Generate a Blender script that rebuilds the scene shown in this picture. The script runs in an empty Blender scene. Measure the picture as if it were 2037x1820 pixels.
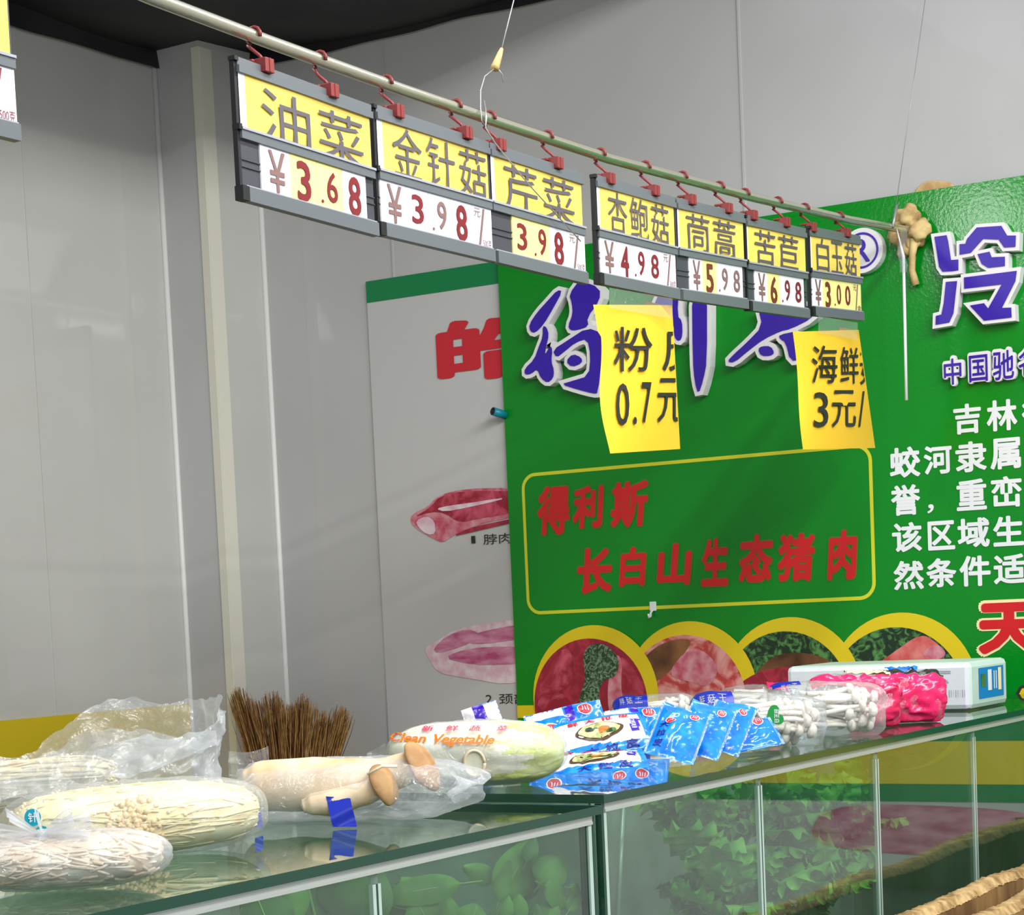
import bpy, math, random
from mathutils import Vector, Matrix, noise
from mathutils.geometry import tessellate_polygon
random.seed(7)
S = bpy.context.scene
COL = S.collection

# ------------------------------------------------------------------ camera
CX, CY, F, H = 1018.5, 1530.0, 3970.0, 1.5       # principal point and focal length in photo pixels, eye height
_a = Vector((3500-CX, 1112-CY, F)).normalized()
_b = Vector((-5350-CX, 1510-CY, F)); _b = (_b - _a*_a.dot(_b)).normalized()
_d = _a.cross(_b)
if _d.y < 0: _d = -_d
RM = Matrix((_a, _b, -_d))                       # camera (right, down, forward) -> world
EYE = Vector((0, 0, H))
def ray(px, py): return RM @ Vector((px-CX, py-CY, F))
def onx(px, py, X): r = ray(px, py); return EYE + r*(X/r.x)
def ony(px, py, Y): r = ray(px, py); return EYE + r*(Y/r.y)
def onz(px, py, Z): r = ray(px, py); return EYE + r*((Z-H)/r.z)
def mpp(p):                                      # metres per photo pixel at a point
    return (RM.transposed() @ (Vector(p)-EYE)).z / F
cam_data = bpy.data.cameras.new('camera')
cam = bpy.data.objects.new('camera', cam_data); COL.objects.link(cam)
right, up, back = RM @ Vector((1,0,0)), RM @ Vector((0,-1,0)), RM @ Vector((0,0,-1))
m4 = Matrix((right, up, back)).transposed().to_4x4(); m4.translation = EYE
cam.matrix_world = m4
cam_data.sensor_fit = 'HORIZONTAL'; cam_data.sensor_width = 36
cam_data.lens = 36*F/2037
cam_data.shift_x = -(CX-1018.5)/2037
cam_data.shift_y = (CY-910)/2037
cam_data.clip_start = 0.05
S.camera = cam

# ------------------------------------------------------------------ world, lamps, exposure
S.view_settings.view_transform = 'Standard'; S.view_settings.look = 'None'
S.view_settings.gamma = 1; S.view_settings.use_curve_mapping = False
S.view_settings.exposure = 0.0
S.cycles.max_bounces = 8; S.cycles.diffuse_bounces = 3; S.cycles.glossy_bounces = 4
S.cycles.transmission_bounces = 4; S.cycles.transparent_max_bounces = 32
S.cycles.use_denoising = True; S.cycles.caustics_reflective = False; S.cycles.caustics_refractive = False
S.cycles.sample_clamp_indirect = 6
W = bpy.data.worlds.new('hall_daylight'); S.world = W; W.use_nodes = True
W.node_tree.nodes['Background'].inputs[0].default_value = (0.87, 0.935, 1.0, 1)
W.node_tree.nodes['Background'].inputs[1].default_value = 0.76
def lamp(name, loc, target, sx, sy, power, col=(1, .995, .985)):
    d = bpy.data.lights.new(name, 'AREA'); d.shape = 'RECTANGLE'; d.size = sx; d.size_y = sy
    d.energy = power; d.color = col
    o = bpy.data.objects.new(name, d); COL.objects.link(o); o.location = loc
    v = Vector(target)-Vector(loc)
    if sx > sy*1.5: v.x = 0                                   # a tube runs level along the counters
    zq = -v.normalized(); xq = Vector((1,0,0)) if v.x == 0 else Vector((0,1,0)); xq = (xq-zq*xq.dot(zq)).normalized(); yq = zq.cross(xq)
    mm = Matrix((xq, yq, zq)).transposed().to_4x4(); mm.translation = loc; o.matrix_world = mm
    return o
lamp('tube_and_fill_light', (2.7, 1.05, 3.12), (2.7, 1.35, 0), 2.4, .05, 42)      # tube above the counters, throws the rail's shadow
lamp('ceiling_lamp_light', (2.35, 2.46, 2.89), (4.9, 2.3, 1.0), .22, .20, 7)
lamp('tube_and_fill_light', (1.2, -2.4, 4.2), (1.6, 1.6, 1), 4.5, .5, 215)  # broad fill added out in the hall to lift the left wall
lamp('tube_and_fill_light', (4.2, -4.6, 4.4), (4.2, -2, 0), 3.5, .5, 90)  # second broad area light, added farther out as hall fill
for _x0, _x1, _y, _z in ((-5.80, -4.73, -6, 4.56), (-6.34, -5.98, -6, 4.83)):
    lamp('hall_tube_light', ((_x0+_x1)/2, _y, _z), (0, 3, 1.5), _x1-_x0, .10, 170*(_x1-_x0))

# ------------------------------------------------------------------ helpers
def lin(c): c /= 255; return c/12.92 if c <= .04045 else ((c+.055)/1.055)**2.4
def srgb(r, g, b): return (lin(r), lin(g), lin(b), 1)
MATS = {}
def nodes(name):
    m = bpy.data.materials.new(name); m.use_nodes = True; MATS[name] = m
    nt = m.node_tree; return m, nt, nt.nodes, nt.links
def mat(name, rgb, rough=.5, spec=.4, metal=0, var=None, vscale=8, bump=0, bscale=60, detail=3, stretch=None, coat=0, warp=0, ramp=(.36, .66)):
    """Principled material; var mixes a second colour in by noise, bump roughens it."""
    m, nt, N, L = nodes(name)
    b = N['Principled BSDF']; b.inputs['Base Color'].default_value = srgb(*rgb)
    b.inputs['Roughness'].default_value = rough; b.inputs['Specular IOR Level'].default_value = spec
    b.inputs['Metallic'].default_value = metal; b.inputs['Coat Weight'].default_value = coat
    b.inputs['Coat Roughness'].default_value = .03
    if var or bump:
        tc = N.new('ShaderNodeTexCoord'); mp = N.new('ShaderNodeMapping'); L.new(tc.outputs['Object'], mp.inputs[0])
        if stretch: mp.inputs['Scale'].default_value = stretch
    if var:
        n = N.new('ShaderNodeTexNoise'); n.inputs['Scale'].default_value = vscale; n.inputs['Detail'].default_value = detail
        L.new(mp.outputs[0], n.inputs[0])
        r = N.new('ShaderNodeValToRGB'); r.color_ramp.elements[0].position = ramp[0]; r.color_ramp.elements[1].position = ramp[1]; n.inputs['Distortion'].default_value = warp
        r.color_ramp.elements[0].color = srgb(*rgb); r.color_ramp.elements[1].color = srgb(*var)
        L.new(n.outputs[0], r.inputs[0]); L.new(r.outputs[0], b.inputs['Base Color'])
    if bump:
        n2 = N.new('ShaderNodeTexNoise'); n2.inputs['Scale'].default_value = bscale; n2.inputs['Detail'].default_value = 4
        L.new(mp.outputs[0], n2.inputs[0])
        bp = N.new('ShaderNodeBump'); bp.inputs['Strength'].default_value = bump; bp.inputs['Distance'].default_value = .004
        L.new(n2.outputs[0], bp.inputs['Height']); L.new(bp.outputs[0], b.inputs['Normal'])
    return m
def fresnel(N, L, ior):
    """the same reflectance from either side of a thin sheet"""
    fr = N.new('ShaderNodeFresnel'); ge = N.new('ShaderNodeNewGeometry'); mm = N.new('ShaderNodeMath'); mm.operation = 'MULTIPLY_ADD'
    mm.inputs[1].default_value = 1/ior-ior; mm.inputs[2].default_value = ior
    L.new(ge.outputs['Backfacing'], mm.inputs[0]); L.new(mm.outputs[0], fr.inputs[0]); return fr
def film(name, haze=.12, tint=(245, 247, 252), gloss=.22, rough=.12, bump=.9, bscale=38, edge=.5, body=None):
    """Thin clear plastic: see-through, hazy towards its silhouette, with sharp crinkle glints."""
    m, nt, N, L = nodes(name); N.remove(N['Principled BSDF']); out = N['Material Output']
    tc = N.new('ShaderNodeTexCoord')
    n = N.new('ShaderNodeTexNoise'); n.inputs['Scale'].default_value = bscale; n.inputs['Detail'].default_value = 4
    n.inputs['Distortion'].default_value = 2.2; L.new(tc.outputs['Object'], n.inputs[0])
    s1 = N.new('ShaderNodeMath'); s1.operation = 'SUBTRACT'; s1.inputs[1].default_value = .5; L.new(n.outputs[0], s1.inputs[0])
    s2 = N.new('ShaderNodeMath'); s2.operation = 'ABSOLUTE'; L.new(s1.outputs[0], s2.inputs[0])
    bp = N.new('ShaderNodeBump'); bp.inputs['Strength'].default_value = bump; bp.inputs['Distance'].default_value = .012; bp.invert = True
    L.new(s2.outputs[0], bp.inputs['Height'])
    tr = N.new('ShaderNodeBsdfTransparent'); tr.inputs[0].default_value = (.97, .98, .985, 1)
    df = N.new('ShaderNodeBsdfDiffuse'); df.inputs[0].default_value = srgb(*tint)
    tl = N.new('ShaderNodeBsdfTranslucent'); tl.inputs[0].default_value = srgb(*tint)
    md = N.new('ShaderNodeMixShader'); md.inputs[0].default_value = .5; L.new(df.outputs[0], md.inputs[1]); L.new(tl.outputs[0], md.inputs[2])
    gl = N.new('ShaderNodeBsdfGlossy'); gl.inputs['Roughness'].default_value = rough; gl.inputs[0].default_value = (1, 1, 1, 1)
    L.new(bp.outputs[0], gl.inputs['Normal'])
    lw = N.new('ShaderNodeLayerWeight'); lw.inputs[0].default_value = .35
    ed = N.new('ShaderNodeMath'); ed.operation = 'MULTIPLY_ADD'; ed.inputs[1].default_value = edge; ed.inputs[2].default_value = haze
    L.new(lw.outputs['Facing'], ed.inputs[0])
    m1 = N.new('ShaderNodeMixShader'); L.new(ed.outputs[0], m1.inputs[0]); L.new(tr.outputs[0], m1.inputs[1]); L.new(md.outputs[0], m1.inputs[2])
    fr = fresnel(N, L, 1.4)
    ga = N.new('ShaderNodeMath'); ga.operation = 'MULTIPLY_ADD'; ga.inputs[1].default_value = .55; ga.inputs[2].default_value = gloss*.12; ga.use_clamp = True
    L.new(fr.outputs[0], ga.inputs[0])
    m2 = N.new('ShaderNodeMixShader'); L.new(ga.outputs[0], m2.inputs[0]); L.new(m1.outputs[0], m2.inputs[1]); L.new(gl.outputs[0], m2.inputs[2])
    L.new(m2.outputs[0], out.inputs[0]); return m
def glass(name, tint, ior=1.5, extra=0.0, haze=0.0):
    m, nt, N, L = nodes(name); N.remove(N['Principled BSDF']); out = N['Material Output']
    tr = N.new('ShaderNodeBsdfTransparent'); tr.inputs[0].default_value = srgb(*tint)
    gl = N.new('ShaderNodeBsdfGlossy'); gl.inputs['Roughness'].default_value = .015; gl.inputs[0].default_value = (.95, 1, .97, 1)
    fr = fresnel(N, L, ior)
    ad = N.new('ShaderNodeMath'); ad.operation = 'ADD'; ad.use_clamp = True; ad.inputs[1].default_value = extra; L.new(fr.outputs[0], ad.inputs[0])
    base = tr
    if haze:
        df = N.new('ShaderNodeBsdfDiffuse'); df.inputs[0].default_value = srgb(205, 215, 208)
        tc = N.new('ShaderNodeTexCoord'); n = N.new('ShaderNodeTexNoise'); n.inputs['Scale'].default_value = 9; n.inputs['Detail'].default_value = 6
        L.new(tc.outputs['Object'], n.inputs[0])
        mu = N.new('ShaderNodeMath'); mu.operation = 'MULTIPLY'; mu.inputs[1].default_value = haze*2; L.new(n.outputs[0], mu.inputs[0])
        base = N.new('ShaderNodeMixShader'); L.new(mu.outputs[0], base.inputs[0]); L.new(tr.outputs[0], base.inputs[1]); L.new(df.outputs[0], base.inputs[2])
    mx = N.new('ShaderNodeMixShader'); L.new(ad.outputs[0], mx.inputs[0]); L.new(base.outputs[0], mx.inputs[1]); L.new(gl.outputs[0], mx.inputs[2])
    L.new(mx.outputs[0], out.inputs[0]); return m

class MB:
    def __init__(s): s.v = []; s.f = []; s.m = []; s.s = []
    def add(s, vs, fs, mi=0, sm=False):
        k = len(s.v); s.v += [tuple(p) for p in vs]
        for i, f in enumerate(fs):
            s.f.append([k+j for j in f]); s.m.append(mi[i] if isinstance(mi, list) else mi); s.s.append(sm)
    def box(s, c, size, mi=0, rot=None):
        c = Vector(c); hx, hy, hz = size[0]/2, size[1]/2, size[2]/2
        vs = []
        for x in (-hx, hx):
            for y in (-hy, hy):
                for z in (-hz, hz):
                    p = Vector((x, y, z)); p = rot @ p if rot else p; vs.append(c+p)
        s.add(vs, [(0,1,3,2),(4,6,7,5),(0,4,5,1),(2,3,7,6),(0,2,6,4),(1,5,7,3)], mi)
    def grid(s, fn, nu, nv, mi=0, wrapu=False, sm=True, matfn=None, flip=False):
        vs = [fn(i/nu, j/nv) for j in range(nv+1) for i in range(nu if wrapu else nu+1)]
        w = nu if wrapu else nu+1; fs = []; ms = []
        for j in range(nv):
            for i in range(nu):
                a, b = j*w+i, j*w+(i+1) % w
                q = (a, b, b+w, a+w); fs.append(q[::-1] if flip else q)
                ms.append(matfn((i+.5)/nu, (j+.5)/nv) if matfn else mi)
        s.add(vs, fs, ms, sm)
    def tube(s, pts, r, n=8, mi=0, caps=True, sm=True):
        pts = [Vector(p) for p in pts]; k = len(pts); rr = r if isinstance(r, (list, tuple)) else [r]*k
        vs = []; ref = Vector((.31, .47, .83))
        t0 = (pts[1]-pts[0]).normalized(); nx = (ref - t0*ref.dot(t0)).normalized()
        for i, p in enumerate(pts):
            t = (pts[min(i+1, k-1)]-pts[max(i-1, 0)]).normalized()
            nx = (nx - t*nx.dot(t)).normalized(); ny = t.cross(nx)
            for j in range(n):
                a = 2*math.pi*j/n; vs.append(p + (nx*math.cos(a)+ny*math.sin(a))*rr[i])
        fs = [(i*n+j, i*n+(j+1) % n, (i+1)*n+(j+1) % n, (i+1)*n+j) for i in range(k-1) for j in range(n)]
        if caps: fs += [tuple(range(n))[::-1], tuple(range((k-1)*n, k*n))]
        s.add(vs, fs, mi, sm)
    def ball(s, c, rx, ry=None, rz=None, nu=16, nv=10, mi=0, rot=None, disp=None):
        c = Vector(c); ry = ry or rx; rz = rz or rx
        def fn(u, v):
            a, b = 2*math.pi*u, math.pi*(v-.5)
            p = Vector((rx*math.cos(b)*math.cos(a), ry*math.cos(b)*math.sin(a), rz*math.sin(b)))
            if disp: p = disp(p)
            return c + (rot @ p if rot else p)
        s.grid(fn, nu, nv, mi, wrapu=True)
    def poly(s, pts, mi=0):
        """flat polygon (3-D points in one plane), may be concave"""
        tri = tessellate_polygon([[Vector(p) for p in pts]])
        s.add(pts, [t for t in tri], mi)
    def prism(s, pts, dvec, mi=0, side=None):
        pts = [Vector(p) for p in pts]; d = Vector(dvec); n = len(pts)
        tri = [t for t in tessellate_polygon([pts])]
        s.add(pts, tri, mi); s.add([p+d for p in pts], [t[::-1] for t in tri], mi)
        s.add(pts+[p+d for p in pts], [(i, (i+1) % n, n+(i+1) % n, n+i) for i in range(n)], mi if side is None else side)
    def text(s, body, fn, mi=0, off=0.0, shear=0.0):
        vs, fs = glyphs(body, 0, shear)
        if off <= .004: s.add([fn(x, y) for x, y in vs], fs, mi); return
        ex_ = off/max(.3, GW[(body, shear)]); k = 8 if off < .03 else 12
        q0 = Vector(fn(0, 0)); nn = (Vector(fn(1, 0))-q0).cross(Vector(fn(0, 1))-q0); nn = nn.normalized()*4e-5 if nn.length > 1e-12 else nn
        for i in range(k):                           # heavier strokes: the glyph overprinted around itself
            a = 2*math.pi*i/k; dx, dy = ex_*math.cos(a), off*math.sin(a)
            s.add([Vector(fn(ex_+x*(1-2*ex_)+dx, off+y*(1-2*off)+dy))+nn*i for x, y in vs], fs, mi)
    def build(s, name, mats, parent=None, bevel=0, loc=None):
        me = bpy.data.meshes.new(name); me.from_pydata(s.v, [], s.f)
        for m in (mats if isinstance(mats, (list, tuple)) else [mats]): me.materials.append(m)
        me.polygons.foreach_set('material_index', s.m); me.polygons.foreach_set('use_smooth', s.s); me.update()
        o = bpy.data.objects.new(name, me); COL.objects.link(o)
        if parent: put(o, parent)
        if bevel:
            b = o.modifiers.new('bevel', 'BEVEL'); b.width = bevel; b.segments = 2; b.limit_method = 'ANGLE'
        return o
def put(o, parent):
    o.parent = parent; o.matrix_parent_inverse = Matrix.Translation(-Vector(parent.location)) if parent.parent is None else Matrix()
_gl = {}; GW = {}
def glyphs(body, off=0, shear=0):
    """flat filled lettering as 2-D vertices in a 0..1 box plus triangles"""
    k = (body, off, shear)
    if k not in _gl:
        c = bpy.data.curves.new('t', 'FONT'); c.body = body; c.resolution_u = 3; c.offset = off; c.shear = shear
        o = bpy.data.objects.new('t', c); COL.objects.link(o)
        dg = bpy.context.evaluated_depsgraph_get(); me = bpy.data.meshes.new_from_object(o.evaluated_get(dg))
        vs = [(v.co.x, v.co.y) for v in me.vertices]; fs = [tuple(p.vertices) for p in me.polygons]
        bpy.data.objects.remove(o); bpy.data.curves.remove(c); bpy.data.meshes.remove(me)
        x0, x1 = min(v[0] for v in vs), max(v[0] for v in vs); y0, y1 = min(v[1] for v in vs), max(v[1] for v in vs)
        GW[(body, shear)] = (x1-x0)/(y1-y0)
        _gl[k] = ([((x-x0)/(x1-x0), (y-y0)/(y1-y0)) for x, y in vs], fs)
    return _gl[k]
def outline(polys, off, half):
    """extruded flat shapes (each a closed 2-D polygon) grown by off; returns verts, faces with z in -half..half"""
    out = []
    for p in polys:
        c = bpy.data.curves.new('t', 'CURVE'); c.dimensions = '2D'; c.fill_mode = 'BOTH'; c.offset = off; c.extrude = half
        sp = c.splines.new('POLY'); sp.points.add(len(p)-1); sp.use_cyclic_u = True
        for i, (x, y) in enumerate(p): sp.points[i].co = (x, y, 0, 1)
        o = bpy.data.objects.new('t', c); COL.objects.link(o)
        dg = bpy.context.evaluated_depsgraph_get(); me = bpy.data.meshes.new_from_object(o.evaluated_get(dg))
        out.append(([tuple(v.co) for v in me.vertices], [tuple(f.vertices) for f in me.polygons]))
        bpy.data.objects.remove(o); bpy.data.curves.remove(c); bpy.data.meshes.remove(me)
    return out
def tag(o, label, cat, group=None, kind=None):
    o['label'] = label; o['category'] = cat
    if group: o['group'] = group
    if kind: o['kind'] = kind
    return o
def thing(name, loc, label, cat, group=None):
    o = bpy.data.objects.new(name, None); o.empty_display_size = .02; COL.objects.link(o); o.location = loc
    return tag(o, label, cat, group)
def struct(o): o['kind'] = 'structure'; return o
def chaikin(p, n=2):
    for _ in range(n):
        q = []
        for i in range(len(p)):
            a, b = p[i], p[(i+1) % len(p)]
            q += [(a[0]*.75+b[0]*.25, a[1]*.75+b[1]*.25), (a[0]*.25+b[0]*.75, a[1]*.25+b[1]*.75)]
        p = q
    return p
def nz(p, f, seed=0): return noise.noise(Vector((p[0]*f+seed*7.3, p[1]*f-seed*3.1, p[2]*f+seed*1.7)))
def crease(p, f, seed=0): return abs(nz(p, f, seed)) + .5*abs(nz(p, f*2.3, seed+5))
SR = Vector((RM[0][0], RM[1][0], 0)).normalized()       # horizontal direction running left to right across the stall as seen by a customer
SF = Vector((-SR.y, SR.x, 0))                           # horizontal direction away from the customer
UP = Vector((0, 0, 1))

# ------------------------------------------------------------------ materials
M_wall = mat('white_wall_panel', (196, 195, 190), .4, .2, var=(188, 187, 182), vscale=1.3, coat=.8)
M_wallb = mat('shaded_wall_panel', (186, 185, 184), .45, .2, var=(178, 177, 176), vscale=1.6, coat=.8)  # same wall panel, a darker tone painted in for its shaded faces
M_trim = mat('pale_corner_trim', (222, 224, 218), .4)
M_guard = mat('cream_corner_guard', (216, 213, 198), .4)
M_black = mat('black_sheeting', (26, 27, 34), .6, .3, var=(52, 50, 50), vscale=2.2, bump=.4, bscale=6)
M_floor = mat('grey_floor', (150, 148, 145), .5, var=(130, 128, 126), vscale=2)
M_ystripe = mat('yellow_stripe', (205, 180, 30), .4)
M_green = mat('glossy_green_banner', (0, 130, 28), .15, .28, bump=.10, bscale=110)
M_green2 = mat('poster_green', (0, 122, 66), .35)
M_poster = mat('white_poster', (190, 189, 188), .3, .4)
M_foamw = mat('white_foam_letter_body', (226, 222, 224), .5)
M_blue = mat('blue_letter_face', (50, 18, 160), .35, .4)
M_red = mat('red_print', (205, 22, 30), .4)
M_redd = mat('dark_red_print', (196, 34, 48), .4)
M_olive = mat('olive_print_edge', (86, 120, 10), .45)
M_lime = mat('yellow_frame_print', (206, 208, 40), .4)
M_yel = mat('yellow_ring_print', (222, 196, 22), .4)
M_wtext = mat('white_print', (228, 230, 232), .45)
M_cream = mat('cream_print', (245, 225, 170), .45)
M_ink = mat('black_ink', (40, 36, 34), .5)
M_meat = mat('dark_red_meat_print', (150, 22, 48), .4, var=(206, 84, 108), vscale=12, detail=8, warp=1.6, ramp=(.44, .68))
M_meat2 = mat('pink_meat_print', (184, 62, 62), .4, var=(226, 158, 152), vscale=11, detail=8, warp=2, ramp=(.42, .62))
M_meat3 = mat('crimson_meat_print', (146, 26, 52), .4, var=(176, 46, 66), vscale=16, detail=8, warp=2, ramp=(.45, .62))
M_meatl = mat('pale_meat_fat_print', (214, 150, 160), .4, var=(190, 74, 96), vscale=30, detail=5)
M_meatm = mat('magenta_meat_print', (176, 70, 116), .4, var=(214, 150, 176), vscale=22, detail=5, stretch=(1, .5, 1.6))
M_fat = mat('white_fat_print', (226, 210, 214), .4, var=(214, 168, 184), vscale=30)
M_kale = mat('kale_print', (18, 44, 24), .5, var=(84, 140, 72), vscale=26, detail=8, warp=2.5, ramp=(.47, .64))
M_parsley = mat('parsley_print', (34, 62, 40), .5, var=(120, 150, 114), vscale=55, detail=8, warp=2.5, ramp=(.45, .6))
M_brown = mat('brown_print', (72, 40, 22), .5, var=(140, 92, 54), vscale=9)
M_sausage = mat('sausage_print', (196, 62, 60), .4, var=(222, 128, 124), vscale=20)
M_steel = mat('brushed_steel_rail', (196, 192, 172), .22, .5, metal=.85)
M_wire = mat('galvanised_wire', (160, 160, 158), .4, metal=.6)
M_clip = mat('brown_plastic_clip', (122, 44, 42), .45, .4)
M_frame = mat('grey_sign_frame', (92, 97, 100), .35, .5)
M_dark = mat('dark_grey_sign_back', (62, 62, 68), .45)
M_lip = mat('light_grey_frame_lip', (150, 152, 160), .3)
M_cap = mat('black_end_cap', (20, 20, 22), .5)
M_card = mat('yellow_name_card', (232, 202, 92), .4, .3, bump=.15, bscale=30)
M_cardw = mat('white_card_paper', (224, 222, 230), .4)
M_cardy = mat('pale_yellow_price_card', (234, 224, 140), .4)
M_char = mat('grey_printed_character', (84, 79, 86), .5)
M_pred = mat('dark_red_numeral', (116, 24, 30), .5)
M_pbrn = mat('brown_numeral', (104, 44, 24), .5)
M_pgry = mat('faded_numeral', (122, 92, 88), .5)
M_note = mat('bright_yellow_paper', (240, 190, 50), .6, .2, bump=.1, bscale=14)
M_tape = film('clear_sticky_tape', haze=.07, gloss=.5, edge=.2, bump=.5)
M_foam = mat('tan_expanding_foam', (214, 190, 130), .7, .2, var=(176, 140, 96), vscale=20, bump=.6, bscale=50)
M_teal = mat('teal_plastic', (20, 130, 150), .35)
M_glassT = glass('counter_glass', (228, 240, 232), 1.5)
M_glassF = glass('front_glass', (222, 236, 228), 1.55, .03, haze=.02)
M_gedge = mat('green_glass_edge', (24, 62, 46), .12, .6)
M_gedge2 = mat('pale_glass_edge', (170, 190, 178), .2, .6)
M_alu = mat('aluminium_strip', (186, 190, 184), .35, .5, metal=.4)
M_cab = mat('white_cabinet', (200, 202, 200), .5)
M_inner = mat('dusty_grey_back_panel', (178, 182, 176), .5, var=(150, 156, 148), vscale=9, detail=6)
M_leaf = mat('smooth_green_leaf', (104, 152, 58), .45, .4, var=(70, 118, 42), vscale=26)
M_leafd = mat('dark_leaf', (62, 104, 46), .45, .4, var=(84, 128, 58), vscale=26)
M_stem = mat('pale_leaf_stem', (140, 176, 96), .4)
M_let = mat('frilly_lettuce', (70, 158, 46), .45, .4, var=(150, 204, 90), vscale=24)
M_broom = mat('straw_bristle', (150, 110, 62), .8, .1, var=(192, 154, 100), vscale=50)
M_broomd = mat('dark_straw_tip', (104, 66, 40), .8, .1)
M_handle = mat('wooden_broom_handle', (150, 110, 70), .6)
M_wood = mat('weathered_wood', (110, 82, 52), .8, .15, var=(160, 126, 80), vscale=16, stretch=(1, 1, .25), bump=.8, bscale=26)
M_woodl = mat('pale_splintered_edge', (190, 160, 112), .8, .15, var=(128, 98, 60), vscale=40, bump=.8, bscale=60)
M_film = film('clear_plastic_bag', haze=.13, edge=.40, gloss=.5, bump=1.0, bscale=30, rough=.16)
M_filmt = film('tight_clear_wrap', haze=.07, edge=.26, gloss=.5, bump=.8, bscale=34, rough=.14)
M_filmk = film('bunched_plastic', haze=.42, edge=.3, gloss=.5, bump=.8, bscale=60)
M_filmw = film('milky_plastic_bag', haze=.15, edge=.34, gloss=.35, bump=.8, bscale=34)
M_enoki = mat('cream_enoki', (240, 230, 188), .5, .3, var=(230, 208, 154), vscale=30)
M_enokic = mat('tan_enoki_cap', (228, 200, 150), .5, .3)
M_enokiw = mat('white_shredded_mushroom', (232, 222, 204), .5, .3, var=(214, 190, 158), vscale=40)
M_king = mat('king_oyster_stem', (230, 212, 182), .6, .2, var=(206, 172, 126), vscale=16, bump=.3, bscale=40)
M_kcap = mat('tan_mushroom_cap', (196, 160, 112), .6, .2, var=(160, 120, 80), vscale=26, bump=.4, bscale=40)
M_gill = mat('torn_cream_flesh', (244, 230, 196), .6)
M_blueband = mat('blue_bag_print', (6, 34, 160), .35, .4)
M_white = mat('white_mushroom', (232, 228, 218), .45, .35, var=(216, 204, 186), vscale=40)
M_nap = mat('pale_cabbage_leaf', (216, 220, 160), .45, .4, var=(182, 196, 96), vscale=20, detail=5, bump=.5, bscale=60)
M_napw = mat('white_cabbage_rib', (226, 224, 204), .45, .4, var=(206, 204, 168), vscale=18, detail=5, bump=.4, bscale=40)
M_orange = mat('orange_print', (240, 116, 12), .4)
M_pink = mat('pink_red_print', (226, 58, 96), .4)
M_pkb = mat('sky_blue_packet', (4, 104, 214), .18, .6, var=(24, 140, 232), vscale=34, bump=.5, bscale=40)
M_pkw = mat('grey_white_packet_label', (224, 218, 222), .2, .6, bump=.4, bscale=40)
M_pkp = mat('purple_packet_tag', (58, 24, 168), .2, .6)
M_navy = mat('navy_packet_print', (36, 30, 130), .3)
M_bowl = mat('dark_bowl_print', (84, 60, 40), .4)
M_food = mat('noodle_dish_print', (226, 206, 160), .4, var=(110, 140, 60), vscale=70, detail=3)
M_carrot = mat('carrot_print', (208, 120, 48), .4)
M_magenta = mat('magenta_packet_print', (232, 24, 96), .2, .6, bump=.5, bscale=40)
M_magentad = mat('deep_pink_packet', (206, 20, 80), .2, .6, bump=.5, bscale=40)
M_heart = mat('green_sticker', (18, 140, 60), .35)
M_tsk = mat('white_tissue_wrap', (214, 217, 222), .3, .5, bump=.3, bscale=24)
M_tskend = mat('pale_green_wrap_end', (196, 216, 206), .3, .5, bump=.3, bscale=24)
M_tlab = mat('blue_tissue_label', (30, 128, 196), .3)
M_greyink = mat('grey_print', (150, 152, 164), .5)
M_tealp = mat('teal_sticker', (10, 160, 186), .35)
M_packw = film('seal_edge_film', haze=.3, edge=.3, gloss=.5, bump=.5)

# ------------------------------------------------------------------ setting
XB, XW, YL, ZC = 4.90, 4.92, 4.08, 3.21          # banner face, back wall, left wall, ceiling
XC, YC = 4.667, 3.905                            # jutting wall corner
def plate(name, c, size, m): b = MB(); b.box(c, size); return struct(b.build(name, m))
plate('floor', (2.5, 0, -.05), (11, 11, .1), M_floor)
plate('wall_left', (1.35, YL+.05, ZC/2+.3), (6.63, .1, ZC+.6), M_wall)
b = MB(); b.box(((XC+XW)/2+.05, (YC+YL)/2+.09, ZC/2+.3), (XW-XC+.1, YL-YC+.18, ZC+.6)); o = b.build('wall_corner', [M_wallb, M_wall])
for p in o.data.polygons: p.material_index = 1 if p.normal.y < -.5 else 0  # lighter panel on the lit faces, shade put into the colour elsewhere
struct(o)
plate('wall_back', (XW+.05, 0.9, ZC/2+.3), (.1, 6.4, ZC+.6), M_wallb)
b = MB(); b.tube([(XC-.004, YL-.004, 0), (XC-.004, YL-.004, ZC)], .009, 8); struct(b.build('trim_1', M_trim))
b = MB(); b.tube([(XW-.004, YC-.004, 0), (XW-.004, YC-.004, ZC)], .009, 8); struct(b.build('trim_2', M_trim))
b = MB(); b.box((XC+.027, YC-.002, ZC/2), (.054, .004, ZC)); b.box((XC-.002, YC+.012, ZC/2), (.004, .028, ZC)); struct(b.build('trim_3', M_guard))
b = MB(); b.box((2.2, YL-.006, .64), (4.9, .012, 1.27)); struct(b.build('trim_4', M_ystripe))
for i, x in enumerate((3.05, 4.1)):
    b = MB(); b.box((x, YL-.0015, ZC/2), (.006, .003, ZC)); struct(b.build('trim_%d' % (5+i), M_wall))
for i, y in enumerate((3.42, 2.28, 1.15)):
    b = MB(); b.box((XW-.0015, y, ZC/2), (.003, .006, ZC)); struct(b.build('trim_%d' % (7+i), M_wallb))
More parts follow.
